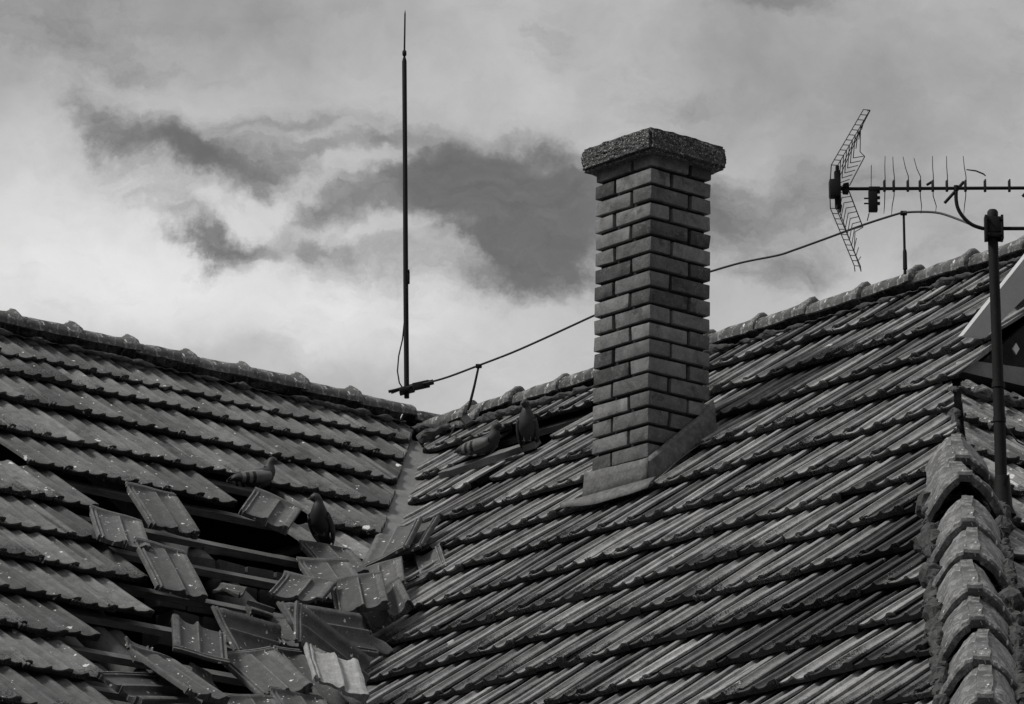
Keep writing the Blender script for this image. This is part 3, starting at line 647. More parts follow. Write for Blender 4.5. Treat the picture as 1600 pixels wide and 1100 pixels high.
# cap of pebbly concrete
bm = bmesh.new(); bmesh.ops.create_cube(bm, size=1.0)
capw, caph = .452, .112
for v in bm.verts: v.co = Vector((v.co.x*capw, v.co.y*capw, v.co.z*caph))
bmesh.ops.bevel(bm, geom=bm.edges[:], offset=.014, segments=2, affect='EDGES'); bmesh.ops.subdivide_edges(bm, edges=bm.edges[:], cuts=22, use_grid_fill=True)
cc = lean(Vector((CX-CS/2, CY+CS/2, ztop+.062+caph/2-.012)))
for v in bm.verts:
    q = v.co*75; n_ = v.co.normalized()
    v.co += n_*(.006*mnoise.noise(q)+.009*mnoise.noise(q*.25)) + Vector((0, 0, -.016*(abs(v.co.x)+abs(v.co.y)) if v.co.z > 0 else 0)); v.co += cc
me = bpy.data.meshes.new('m'); bm.to_mesh(me); bm.free(); o = link('chimney_cap', me, M_CAP); o.parent = chim
# flashing
def sheet(grid, name, par, th=.003, mat=M_ZINC):
    b = B(); n = len(grid[0]); vs = [p for r in grid for p in r]; fs = [(i*n+j, i*n+j+1, (i+1)*n+j+1, (i+1)*n+j) for i in range(len(grid)-1) for j in range(n-1)]
    b.add(vs, fs); o = b.build(name, mat, None, 24); o.parent = par; md = o.modifiers.new('t', 'SOLIDIFY'); md.thickness = th; return o
def rp(x, y, n): return Vector((x, y, y*TT)) + NR*n      # a point over the right slope
wob = lambda x, y: .006*mnoise.noise(Vector((x*9, y*9, 1)))
y0 = CY-.022
grid = []
for i in range(13):      # front: skirt on the tiles, then upstand
    x = CX-CS-.02+(CS+.05)*i/12
    grid.append([Vector((x, y0-.012, y0*TT-.01)), Vector((x, y0-.004+wob(x, 2)*.4, y0*TT+.05)), Vector((x, y0, y0*TT+.08+wob(x, 4)*.4)), Vector((x, y0+.004, y0*TT+.122-.012*(i/12)+wob(x, 3)*.8))])
sheet(grid, 'flashing', chim)
grid = []
for i in range(17):      # apron lying on the tiles, running out to a point on the left
    t = i/16; x = CX-CS-.14+(CS+.24)*t; w = .012+.060*min(1, t*2.2)-.02*max(0, t-.8)*5
    grid.append([rp(x, y0-.012-w, .006+wob(x, 1)*.7), rp(x, y0-.012-w*.5, .016+wob(x, 5)*.5), rp(x, y0-.008, .020)])
sheet(grid, 'flashing_apron', chim)
grid = []
x0 = CX+.022
for i in range(15):      # right side: upstand climbing with the slope, skirt over the tiles
    y = CY-.03+(CS+.055)*i/14; s = .012+.012*math.sin(i*.7)
    grid.append([rp(x0+s+.02, y-.02, -.004), rp(x0+.004, y, -.012), Vector((x0+.002+wob(y, 7)*.4, y, y*TT+.05)), Vector((x0, y, y*TT+.085)), Vector((x0-.010, y+.0, y*TT+.105+(.02 if i > 12 else 0)))])
sheet(grid, 'flashing', chim)

# ------------------------------------------------------------------ loose tiles
def loose_mesh(seed, flat=0, clip=None, name='loose_roof_tile', mat=None):
    rng = np.random.default_rng(seed); v = TVF.copy(); c = LT
    v[:, 2] += .002*np.sin(v[:, 0]*30+seed)+.003*np.sin(v[:, 1]*8+seed)
    fr = v[:, 1] < .009; idx = np.arange(len(v)) % len(PROF); js = rng.normal(0, .0022, len(PROF)); v[fr, 1] += js[idx[fr]]
    cx = rng.uniform(0, .17); v[fr, 1] += .014*np.exp(-((v[fr, 0]-cx)/.012)**2)
    me = mesh(v, TFF); nv = len(v); CRV = np.tile(crest_of(), nv//len(PROF)); CRV[nv//2:] = 0
    c = np.zeros((nv, 4), np.float32); c[:, 0] = .5; c[:, 1] = rng.uniform(.1, .9); c[:, 2] = np.clip(1-v[:, 1]/.22, 0, 1); c[:, 3] = np.maximum(CRV, np.where((v[:, 1] > .397) & (np.arange(nv) < nv//2), .5, 0)); setuv_attr(me, c)
    tuv_attr(me, np.stack([v[:, 0], v[:, 1], np.full(nv, rng.random())], 1))
    if clip:
        bm = bmesh.new(); bm.from_mesh(me)
        for co, no in clip:
            r_ = bmesh.ops.bisect_plane(bm, geom=bm.verts[:]+bm.edges[:]+bm.faces[:], dist=1e-5, plane_co=co, plane_no=no, clear_outer=True)
            ed = [e for e in r_['geom_cut'] if isinstance(e, bmesh.types.BMEdge) and e.is_boundary]
            bmesh.ops.holes_fill(bm, edges=ed, sides=0)
        bm.to_mesh(me); bm.free()
    return me
LOOSE = {
 'A': ([1.5863, -2.9265, -1.2799], [0.2462, 0.9627, -0.1122], [-0.7572, 0.2633, 0.5977], 'slipped roof tile hanging slanted between two battens below the pale splashed tile, top left of the hole'),
 'B': ([1.7782, -3.3353, -1.4314], [0.3876, 0.8944, -0.2233], [-0.7554, 0.447, 0.4792], 'dropping-streaked tile wedged at the left rim of the hole beside the slanted hanging tile'),
 'C': ([2.0927, -3.2749, -1.6909], [0.2249, 0.9631, -0.1481], [-0.7243, 0.2669, 0.6357], 'long slipped tile with two white marks resting its foot on a batten at the left edge of the hole'),
 'D': ([2.5856, -3.4103, -1.9661], [-0.473, -0.8542, 0.2158], [0.6906, -0.5116, -0.5113], 'tile turned head down with wavy top edge, standing alone in the middle of the open battens'),
 'E': ([1.4603, -2.3493, -1.1067], [0.5308, 0.748, -0.3983], [-0.6036, 0.6636, 0.4418], 'tilted tile with white droppings just below the pigeon with the pale wing'),
 'F': ([1.9338, -2.2719, -1.5459], [0.38, 0.9237, 0.0495], [-0.7762, 0.2893, 0.5602], 'loose tile with white splash near its double head rim, just above the upright centre tile of the pile'),
 'F0': ([1.6699, -2.0838, -1.335], [0.3948, 0.9132, -0.1014], [-0.8005, 0.396, 0.4499], 'slipped tile at the right rim of the hole directly under the dark hunched pigeon'),
 'G': ([2.1763, -2.7648, -1.6588], [0.6755, 0.708, -0.2059], [-0.5964, 0.6888, 0.4121], 'slanting tile at the left top of the fallen pile, touching the upright centre tile'),
 'H': ([2.268, -2.4771, -1.6917], [0.6477, 0.743, 0.1684], [-0.7043, 0.4996, 0.5044], 'upright tile facing out on top of the fallen pile, centre, lichen on its foot'),
 'I': ([2.2891, -2.3298, -1.7392], [0.6561, 0.5628, 0.5027], [-0.7544, 0.4713, 0.4569], 'steeply tipped tile behind and right of the upright centre tile of the pile'),
 'J': ([1.9087, -2.0735, -1.503], [0.6993, 0.6525, 0.292], [-0.7008, 0.5451, 0.4602], 'small visible corner of a tile lying across the foot of the bare valley metal'),
 'K1': ([1.4303, -1.4062, -.9807], [-0.8562, -0.3861, -0.3434], [0.5164, -0.6639, -0.5409], 'tile slid head down onto the valley metal, its bright ribbed edge on the right'),
 'K2': ([1.3931, -1.2771, -.9405], [-0.8637, -0.3969, -0.3105], [0.5039, -0.6702, -0.5449], 'tile slid head down at the right side of the valley, rim against the intact right slope'),
 'Lt': ([1.5882, -1.4319, -1.1418], [-0.6872, -0.5762, -0.4426], [0.7261, -0.5249, -0.4441], 'upturned tile with bright ribbed rim leaning on the right slope, rightmost of the fallen pile'),
 'M': ([2.436, -2.4634, -1.8657], [-0.5836, -0.0262, 0.8116], [-0.0062, -0.9993, -0.0368], 'broad tile lying sideways below the upright centre tile, its left end broken'),
 'N': ([2.4524, -2.9042, -1.9997], [-0.4996, -0.1219, 0.8577], [0.244, -0.9698, 0.0043], 'speckled tile lying sideways just right of the head down tile on the battens'),
 'O': ([2.4748, -2.9332, -1.9333], [0.3193, 0.9443, -0.0802], [-0.8357, 0.3205, 0.4461], 'tile with a thin bright rim pointing down right, partly under the sideways broken tile'),
 'P': ([2.6821, -2.711, -2.1282], [-0.4272, 0.3659, 0.8268], [0.0329, -0.9076, 0.4186], 'narrow dark tile propped diagonally behind the pale tile at the bottom of the pile'),
 'Q': ([3.0922, -3.2549, -2.2436], [0.3456, 0.9005, -0.264], [-0.717, 0.4349, 0.5448], 'pale broken tile with ragged ends, the lightest one, on top of the lower pile'),
 'R': ([2.9997, -3.4593, -2.3022], [0.3198, 0.9237, 0.2112], [-0.8302, 0.1657, 0.5323], 'large tile with raised double head rim, left of the pale broken tile in the lower pile'),
 'S': ([2.8978, -3.0657, -2.2638], [0.0396, 0.9992, 0.0106], [-0.7773, 0.0242, 0.6286], 'steep tile squeezed between the large rimmed tile and the pale broken tile'),
 'T': ([3.3195, -3.5271, -2.5251], [0.2726, 0.9579, -0.0901], [-0.7682, 0.273, 0.579], 'tile cut off by the bottom of the photo below the large rimmed tile'),
 'U': ([3.1215, -3.9194, -2.375], [-0.1094, 0.9915, -0.071], [-0.8551, -0.0575, 0.5152], 'narrow looking tile lying diagonally across the battens at bottom left, bright long edge'),
 'V': ([2.9513, -4.2177, -2.3428], [0.7026, 0.3696, -0.608], [-0.3294, 0.9264, 0.1825], 'tile with sideways troughs at the foot of the left slope, under the diagonal tile'),
 'W': ([3.2832, -3.7549, -2.5463], [0.3812, 0.9244, 0.0113], [-0.796, 0.322, 0.5125], 'tile end showing at the bottom edge left of the lower pile'),
}
cnt = 0
for i, (k, (o_, ax, ay, lab)) in enumerate(LOOSE.items()):
    ax, ay = Vector(ax).normalized(), Vector(ay); ay = (ay-ax*ay.dot(ax)).normalized(); az_ = ax.cross(ay)
    Mx = Matrix((ax, ay, az_)).transposed().to_4x4(); Mx.translation = Vector(o_)
    clip = None
    if k == 'M': clip = [(Vector((0, .40, 0)), Vector((-.5, 1, 0)))]
    if k == 'Q': clip = [(Vector((0, .385, 0)), Vector((.12, 1, 0))), (Vector((0, .03, 0)), Vector((-.25, -1, 0)))]
    if k == 'G': clip = [(Vector((0, .02, 0)), Vector((.1, -1, 0)))]
    me = loose_mesh(i*3+1, clip=clip)
    if k == 'Q':
        for v in me.vertices:
            q = v.co*26; v.co += Vector((0, mnoise.noise(q)*.020*(1 if v.co.y < .06 or v.co.y > .34 else 0), mnoise.noise(q*.7)*.012))
    o = link('loose_roof_tile', me, M_PALE if k == 'Q' else M_LOOSE, None, 38, HM @ Mx)
    tag(o, lab, 'roof tile', 'loose roof tiles around the hole')

# snapped pieces lying among them
SH = [((352, 928), .02, 40, [((.05, 0, 0), (-1, .3, 0)), ((0, .16, 0), (.2, 1, 0)), ((0, .02, 0), (0, -1, 0))], 'small snapped tile piece lying on the battens left of the slanting tile'),
      ((196, 1003), .03, 150, [((.11, 0, 0), (1, .4, 0)), ((0, .2, 0), (-.3, 1, 0)), ((0, .06, 0), (.2, -1, 0))], 'snapped tile piece at the left rim of the hole above the diagonal tile'),
      ((410, 952), .03, 250, [((.06, 0, 0), (-1, -.3, 0)), ((0, .15, 0), (.3, 1, 0))], 'snapped tile corner just left of the sideways tile with the broken end'),
      ((590, 1003), .10, 20, [((.09, 0, 0), (1, .3, 0)), ((0, .14, 0), (-.4, 1, 0))], 'snapped tile piece at the right foot of the pile against the right slope'),
      ((335, 1072), .05, 100, [((.08, 0, 0), (-1, .2, 0)), ((0, .17, 0), (.1, 1, 0)), ((0, .03, 0), (0, -1, 0))], 'snapped tile piece at the bottom between the diagonal tile and the large rimmed tile')]
for i, (p, h, ang, cl, lab) in enumerate(SH):
    Mx = Matrix.Translation(at(p[0], p[1], NL, OL, h)) @ Matrix((SL, TL_, NL)).transposed().to_4x4() @ Matrix.Rotation(R_(ang), 4, 'Z') @ Matrix.Rotation(R_(9*(i-2)), 4, 'X') @ Matrix.Translation((-.07, -.08, 0))
    me = loose_mesh(200+i, clip=[(Vector(c), Vector(n_)) for c, n_ in cl]); o = link('tile_shard', me, M_LOOSE, None, 38, HM @ Mx); tag(o, lab, 'tile shard', 'snapped tile pieces in the hole')

# ------------------------------------------------------------------ pigeons
def W(q): return HM @ q
def pigeon(loc, heading, pitch, size, label, wing_m, body_m, head_m, headturn=0.0, crouch=0.0, roll=0.0):
    """loc: where the feet stand (world); heading: world yaw of the beak; pitch: body pitch in degrees"""
    root = empty('pigeon', Matrix.Translation(loc) @ Matrix.Rotation(heading, 4, 'Z')); tag(root, label, 'pigeon', 'pigeons on the broken roof')
    pr = R_(pitch); leg = .030*(1-crouch)+.004
    def bp(x, z):   # body-frame point to bird frame with pitch about the hips
        x2 = x*math.cos(pr)-z*math.sin(pr); z2 = x*math.sin(pr)+z*math.cos(pr); return x2, z2+leg+.045
    rings = [(-.165, -.004, .022, .003), (-.130, 0, .025, .006), (-.095, .004, .024, .013), (-.070, .004, .034, .028), (-.040, .002, .048, .043), (-.005, 0, .056, .053), (.032, .004, .056, .055), (.060, .014, .048, .050)]
    pts = [(bp(x, z), ry, rz, pr) for x, z, ry, rz in rings]
    nb_ = bp(.066, .030); hx, hz_ = nb_
    rise = .030
    neck = [((hx+.006, hz_+.010), .039, .040, 1.1), ((hx+.009, hz_+.030), .029, .031, 1.35), ((hx+.010, hz_+.046), .0240, .026, 1.2)]
    ch, sh = math.cos(headturn), math.sin(headturn)
    head = [((hx+.014, hz_+.062), .0250, .027, .6), ((hx+.028, hz_+.070), .0245, .0255, .1), ((hx+.041, hz_+.067), .0165, .018, -.15), ((hx+.049, hz_+.064), .010, .010, -.2), ((hx+.052, hz_+.063), .003, .003, -.2)]
    n = 16; vs, fs = [], []; pc = (hx+.009, 0)
    ALL = pts+neck+head
    hv0 = len(pts)+1
    for i, ((x, z), ry, rz, a) in enumerate(ALL):
        for k in range(n):
            t = 2*math.pi*k/n; y = math.cos(t)*ry; w = math.sin(t)*rz
            if i < 2: w *= .7
            px, pz = x-math.sin(a)*w, z+math.cos(a)*w
            if i >= len(pts)+1 and headturn:
                f = min(1, (i-len(pts))/3); c_, s_ = math.cos(headturn*f), math.sin(headturn*f); dx = px-pc[0]; px, y = pc[0]+dx*c_-y*s_, dx*s_+y*c_
            vs.append(Vector((px, y, pz))*size)
    m = len(ALL)
    for i in range(m-1):
        for k in range(n): fs.append((i*n+k, (i+1)*n+k, (i+1)*n+(k+1) % n, i*n+(k+1) % n))
    fs += [tuple(range(n)), tuple(range((m-1)*n, m*n))[::-1]]
    me = mesh(vs, fs); me.materials.append(body_m); me.materials.append(head_m)
    for p in me.polygons:
        if p.center.z > hz_*size + .004 or p.vertices[0] >= (len(pts))*n: p.material_index = 1
    bm = bmesh.new(); bm.from_mesh(me); bmesh.ops.recalc_face_normals(bm, faces=bm.faces); bm.to_mesh(me); bm.free(); me.shade_smooth()
    body = bpy.data.objects.new('body', me); COL.objects.link(body); body.parent = root; md = body.modifiers.new('s', 'SUBSURF'); md.levels = 1; md.render_levels = 1
    hc = Vector((pc[0], 0, 0))
    def ht(x, y, z): c_, s_ = ch, sh; dx = x-pc[0]; return Vector((pc[0]+dx*c_-y*s_, dx*s_+y*c_, z))*size
    b = B(); b.tube([ht(hx+.046, 0, hz_+.064), ht(hx+.058, 0, hz_+.061), ht(hx+.068, 0, hz_+.055)], [.0052*size, .004*size, .0012*size], 8); b.build('beak', M_EYE, root)
    for s in (-1, 1):
        bm = bmesh.new(); bmesh.ops.create_uvsphere(bm, u_segments=8, v_segments=6, radius=.0035*size); me = bpy.data.meshes.new('eye'); bm.to_mesh(me); bm.free()
        o = link('eye', me, M_FW, root); o.location = ht(hx+.033, s*.0205, hz_+.072)
        # folded wing: a shell over the flank running back past the rump
        vs, fs = [], []; nx, nz = 13, 7
        for i in range(nx):
            t = i/(nx-1); x = .060-.215*t
            top = .030*math.sin(math.pi*min(1, .25+t*.75))**.5 + .006; bot = -.030*math.sin(math.pi*min(1, t*.95+.05))**.6
            cy = .054*(math.sin(math.pi*min(1, .30+.62*t)))**.7+.005
            if t > .75: bot = -.006-.010*(1-t)*4
            for j in range(nz):
                w = j/(nz-1); z = bot+(top-bot)*w; bulge = 1-.30*(2*w-1)**2
                px, pz = bp(x-.012*(1-w)*t, z+.002); y = cy*bulge+.0045-.012*w*w
                vs.append(Vector((px, s*y, pz))*size)
        for i in range(nx-1):
            for j in range(nz-1): a = i*nz+j; q = (a, a+1, a+nz+1, a+nz); fs.append(q if s > 0 else q[::-1])
        me = mesh(vs, fs); me.materials.append(wing_m); me.materials.append(M_FB); me.materials.append(M_FD)
        for p in me.polygons:
            i = p.vertices[0]//nz; j = p.vertices[0] % nz
            if i in (6, 8) and j < 5: p.material_index = 1
            if i > 9: p.material_index = 2
        me.shade_smooth(); o = bpy.data.objects.new('wing', me); COL.objects.link(o); o.parent = root; md = o.modifiers.new('t', 'SOLIDIFY'); md.thickness = .005*size
        b = B(); h0 = Vector((.004, s*.018, leg+.016))*size; f0 = Vector((.004, s*.018, .004))*size; b.tube([h0, f0], [.006*size, .0026*size], 6)
        for a in (-.5, 0, .5, 3.14): b.tube([f0, f0+Vector((math.cos(a)*.020, math.sin(a)*.020, -.003))*size], [.0022*size, .0012*size], 5)
        b.build('leg', M_EYE, root)
    return root
ydir = lambda v: math.atan2(v.y, v.x)
hL = ydir(HM.to_3x3() @ Vector((0, 1, 0))); hR = ydir(HM.to_3x3() @ Vector((1, 0, 0)))
f1 = at(402, 766, NL, OL, .02); pigeon(W(f1), hL-.25, 8, .84, 'pale winged pigeon with dark head standing sideways at the top of the hole', M_FG, M_FM, M_FD, 0, .6)
f2 = at(501, 838, NL, OL, .04); pigeon(W(f2), R_(258), 26, .86, 'dark hunched pigeon with its head turned left, on the right rim of the hole', M_FD, M_FD, M_FD, -1.25, .5)
f3 = at(755, 712, NR, OR, .02); pigeon(W(f3), hR+.35, 6, .84, 'pigeon with barred grey wing crouching in the gap near the valley, right slope', M_FG, M_FM, M_FM, 0, .9)
f4 = at(824, 690, NR, OR, .03); pigeon(W(f4), R_(262), 46, .80, 'upright pigeon perched on the end of the broken batten left of the chimney', M_FM, M_FM, M_FD, -.5, .1)
# broken battens lying in the gap of the right slope
def plank(p, q, w, th, label, n=10, seed=1):
    mid = (p+q)/2; d = q-p; Mx = Matrix((d.normalized(), NR.cross(d.normalized()).normalized(), NR)).transposed().to_4x4(); Mx.translation = mid
    b = B(); L = d.length
    for i in range(n): b.box((-L/2+(i+.5)*L/n, 0, 0), L/n, w*(1-.2*(i == 0)), th)
    b.rough(.004, 12, seed); b.rough(.002, 50, seed)
    o = b.build('broken_batten', M_WOOD, None, 40, HM @ Mx); tag(o, label, 'wooden batten', 'broken battens in the gap of the right slope')
plank(at(690, 742, NR, OR, .0), at(839, 692, NR, OR, .0), .05, .03, 'upper broken batten, the one the upright pigeon perches on', seed=1)
plank(at(735, 758, NR, OR, -.05), at(822, 712, NR, OR, -.05), .045, .03, 'lower broken batten slanting under the perch of the upright pigeon', seed=2)

# ------------------------------------------------------------------ lightning rod, its wire and the holders
def dirpx(x, y, q):      # point seen at x, y on the vertical plane facing the camera through local point q
    n = HI.to_3x3() @ Vector((0, 1, 0)); return at(x, y, n, q)
q = Vector((-.2, -.06, .20)); P = lambda x, y: HM @ dirpx(x, y, q)
rod = empty('lightning_rod', Matrix.Translation(P(636, 614))); tag(rod, 'tall dark lightning rod standing on the left ridge by the valley', 'lightning rod')
ri = Matrix.Translation(-P(636, 614))
def rel(pts): o = P(636, 614); return [p-o for p in pts]
b = B(); b.tube(rel([P(635.5, 622), P(634, 440), P(633, 260), P(631.8, 96), P(631.8, 90)]), [.0125, .0125, .0115, .0115, .007], 14); b.build('pole', M_METAL, rod, 60)
b = B(); b.tube(rel([P(631.8, 92), P(631.9, 82), P(632.8, 22), P(633, 16)]), [.005, .0045, .0038, .001], 8); b.tube(rel([P(631.9, 88.5), P(631.9, 86), P(631.9, 80.5), P(631.9, 78)]), [.005, .0105, .0105, .005], 10); b.build('tip', M_METAL, rod, 50)
b = B(); b.box(rel([P(637, 434)])[0], .020, .022, .060, None, .003); b.box(rel([P(638, 424)])[0], .012, .03, .012, None, .002); b.build('clamp', M_METAL, rod, 40)
b = B(); b.tube(rel([P(636, 446), P(632, 500), P(629, 530), P(623, 556), P(621, 580), P(624, 598), P(629, 606)]), .0036, 7); b.build('lead_wire', M_WIRE, rod, 60)
b = B(); b.tube(rel([P(607, 612), P(620, 609), P(640, 603), P(652, 600)]), .0075, 8); b.box(rel([P(636, 610)])[0], .075, .08, .018, Matrix.Rotation(-.25, 3, 'Y'), .004); b.build('foot_bracket', M_RUST, rod, 50)
# roof conductor wire
qa = Vector((-.2, -.05, .22)); qb = Vector((1.2, 0, .22)); 
def seg(pts):   # photo points with a local reference depth that slides along the ridges
    out = []
    for x, y, lx in pts:
        out.append(HM @ dirpx(x, y, Vector((lx, 0, 0))))
    return out
wpts = seg([(612, 614, -.2), (640, 604, -.1), (668, 598, .05), (700, 589, .2), (748, 571, .42), (800, 551, .65), (850, 529, .9), (900, 506, 1.1), (940, 488, 1.3), (1020, 455, 1.6), (1080, 434, 1.85), (1111, 424, 2.0), (1160, 410, 2.2), (1215, 399, 2.4), (1240, 391, 2.5), (1290, 373, 2.75), (1350, 351, 3.0), (1400, 335, 3.25), (1414, 332, 3.3), (1440, 331, 3.45), (1468, 333, 3.7), (1498, 343, 4.1), (1520, 352, 4.6)])
def smooth(pts, k=4):
    out = []
    n = len(pts)
    for i in range(n-1):
        p0, p1, p2, p3 = pts[max(i-1, 0)], pts[i], pts[i+1], pts[min(i+2, n-1)]
        for j in range(k):
            t = j/k; out.append(.5*((2*p1)+(p2-p0)*t+(2*p0-5*p1+4*p2-p3)*t*t+(3*p1-p0-3*p2+p3)*t**3))
    return out+[pts[-1]]
wire = empty('conductor_wire', Matrix.Translation(wpts[0])); tag(wire, 'dark conductor wire strung above the right ridge from lightning rod to mast', 'wire')
b = B(); b.tube([p-wpts[0] for p in smooth(wpts)], .0052, 8); b.build('cable', M_WIRE, wire, 60)
b = B(); c = (HM @ dirpx(658, 602, Vector((0, 0, 0))))-wpts[0]; b.box(c, .082, .030, .034, Matrix.Rotation(-.22, 3, 'Y'), .004)
c2 = (HM @ dirpx(672, 598, Vector((0, 0, 0))))-wpts[0]; b.box(c2, .035, .022, .022, Matrix.Rotation(-.25, 3, 'Y'), .003); b.build('joint_clamp', M_METAL, wire, 40)
def holder(pts, lx, label, r, extra=None):
    w = [HM @ dirpx(x, y, Vector((lx, 0, 0))) for x, y in pts]; root = empty('wire_holder', Matrix.Translation(w[-1])); tag(root, label, 'wire holder', 'wire holders on the right ridge')
    b = B(); b.tube([p-w[-1] for p in w], r, 8); b.build('stem', M_METAL, root, 60)
    b = B(); b.box(w[0]-w[-1], .030, .022, .018, None, .004); b.build('clip', M_METAL, root, 40); return root, w
h1, w = holder([(748, 572), (741, 604), (735, 628), (731, 640)], .42, 'short slanted holder rod on the ridge near the valley carrying the wire', [.0052, .006, .0068, .0068])
b = B(); f = [(HM @ at(x, y, NR, OR, .035))-w[-1] for x, y in ((716, 648), (728, 645), (739, 657), (728, 663))]
pl = B(); pl.add([p for p in f]+[p-Vector((0, 0, .012)) for p in f], [(0, 1, 2, 3), (7, 6, 5, 4), (0, 4, 5, 1), (1, 5, 6, 2), (2, 6, 7, 3), (3, 7, 4, 0)])
pl.tube([(HM @ at(712, 664, NR, OR, .03))-w[-1], (HM @ at(702, 683, NR, OR, .03))-w[-1]], .004, 6); pl.build('foot_plate', M_METAL, h1)
h2, w = holder([(1412, 333), (1413, 375), (1414, 420), (1414, 428)], 3.28, 'upright holder rod with thick foot on the right ridge below the antenna', [.0052, .0056, .0060, .0070])
b = B(); b.tube([(HM @ dirpx(x, y, Vector((3.28, 0, 0))))-w[-1] for x, y in ((1413.6, 390), (1413.8, 394), (1414.3, 421))], [.007, .009, .010], 10); b.build('foot', M_METAL, h2, 60)

# ------------------------------------------------------------------ antenna mast on the hip slope
mb_ = at(1566, 801, NH, OH); mw0 = HM @ mb_
MP = lambda x, y, dy=0.0: HM @ at(x, y, HI.to_3x3() @ Vector((0, 1, 0)), mb_, dy)
mast = empty('antenna_mast', Matrix.Translation(mw0)); tag(mast, 'dark steel mast rising from the hip slope at the right edge', 'mast')
b = B(); b.tube([MP(1566, 803)-mw0, MP(1563, 700)-mw0, MP(1557, 520)-mw0, MP(1551.5, 376)-mw0, MP(1551, 340)-mw0], [.0225, .0225, .0200, .0195, .0195], 18)
b.build('pole', M_RUST, mast, 60)
b = B(); b.tube([MP(1551, 342)-mw0, MP(1551, 331)-mw0, MP(1551, 328)-mw0], [.0205, .0205, .015], 14); b.build('cap', M_METAL, mast, 40)
for y in (602, 656): b = B(); x = 1560.0+(y-602)*.03; b.tube([MP(x, y+4)-mw0, MP(x, y-4)-mw0], .0245, 16); b.build('collar', M_RUST, mast, 40)
b = B(); b.tube([MP(1567, 806)-mw0, MP(1566, 790)-mw0, MP(1565, 752)-mw0, MP(1565, 744)-mw0], [.050, .036, .030, .026], 18); b.rough(.003, 20); b.build('sleeve', M_METAL, mast, 50)
b = B(); c = MP(1552.5, 358)-mw0
b.box(c+Vector((0, -.024, .012)), .068, .012, .060, None, .002); b.box(c+Vector((0, -.022, -.026)), .062, .012, .020, None, .002); b.box(c+Vector((-.030, -.01, 0)), .010, .05, .094, None, .002); b.box(c+Vector((.030, -.01, 0)), .010, .05, .094, None, .002); b.box(c+Vector((0, .022, 0)), .060, .010, .085, None, .002)
for sx in (-.022, .022):
    for sz in (-.03, .03): b.tube([c+Vector((sx, -.040, sz)), c+Vector((sx, .03, sz))], .004, 8)
b.build('clamp', M_METAL, mast, 40)
b = B(); b.tube([MP(1560, 640)-mw0+Vector((0, -.02, 0)), MP(1572, 668)-mw0, MP(1590, 690)-mw0, MP(1612, 702)-mw0], .003, 6); b.build('coax_cable', M_WIRE, mast, 60); b = B(); b.tube([MP(1567, 760)-mw0+Vector((0, -.03, 0)), MP(1575, 745)-mw0+Vector((0, -.03, 0)), MP(1580, 795)-mw0+Vector((0, -.03, 0))], .003, 6); b.build('coax_cable', M_WIRE, mast, 60)

# ------------------------------------------------------------------ tv antenna
AO = MP(1553, 357)
ant = empty('tv_antenna', Matrix.Translation(AO)); tag(ant, 'rod aerial with wire grid reflector clamped to the mast at the right', 'tv antenna')
A = lambda x, y, dy=0.0: MP(x, y, dy)-AO
b = B(); b.tube(smooth([A(1494, 296), A(1494, 312), A(1497, 326), A(1505, 339), A(1517, 350), A(1532, 356), A(1545, 357), A(1620, 357)], 5), .0072, 10); b.build('support_arm', M_METAL, ant, 60)
b = B(); b.tube([A(1326, 295), A(1660, 293.5)], .0068, 8); b.tube([A(1494, 290), A(1494, 298)], .0095, 8); b.build('boom', M_METAL, ant, 60)
DIR = [(1383, 244, 1382.5, 293, 1381, 334, 1), (1395, 245, 1397, 293, 1393, 336, 1), (1411, 245, 1419, 293, None, None, 1), (1428, 247, 1438, 293, 1439, 334, 1), (1457, 244, 1458, 293, 1462, 331, 1), (1479, 244, 1480, 293, None, None, 1), (1505, 244, 1509, 293, 1506, 334, 1)]
for (xt, yt, xm, ym, xb, yb, s) in DIR:
    b = B(); xk = xm+.4; b.tube([A(xt, yt, .03), A((xt+xk)/2-.5, yt+17, .02), A(xk, 276, .0), A(xk, 290)], [.0012, .0016, .0018, .0018], 6)
    if xb: b.tube([A(xm, 298), A(xm, 306), A(xb+1, 322, .02), A(xb, yb, .03)], [.0018, .0018, .0016, .0010], 6)
    b.box(A(xm-.6, 291), .010, .014, .042, None, .002); b.tube([A(xm, 281), A(xm, 298)], .0036, 6); b.build('director', M_WIRE, ant, 60)
for xm in (1539, 1577):
    b = B(); b.box(A(xm, 291), .010, .014, .044, None, .002); b.tube([A(xm+.6, 280), A(xm, 299)], .0034, 6); b.build('director_clip', M_WIRE, ant, 50)
b = B(); b.tube([A(1510, 265), A(1525, 267), A(1537, 272), A(1540, 275)], [.0022, .003, .003, .002], 6); b.build('bent_director', M_WIRE, ant, 60)
b = B(); b.tube([A(1506, 284), A(1476, 317)], .0062, 7); b.build('stay', M_METAL, ant, 50); b = B(); b.tube([A(1598, 307), A(1612, 292)], .006, 7); b.build('stay', M_METAL, ant, 50); b = B(); b.tube([A(1448, 289), A(1458, 283)], .005, 6); b.build('stay', M_METAL, ant, 50)
b = B(); b.box(A(1364, 314), .034, .028, .085, None, .004); b.box(A(1366, 296), .042, .030, .016, None, .002); b.tube([A(1350, 310), A(1360, 310)], .003, 6); b.tube([A(1350, 318), A(1360, 318)], .003, 6)
for y in (300, 309, 318): b.box(A(1373, y), .010, .016, .010, None, .002)
b.tube([A(1361.5, 258), A(1361, 300)], .0014, 5); b.tube([A(1358, 333), A(1355, 345)], .002, 5); b.build('dipole_box', M_METAL, ant, 40)
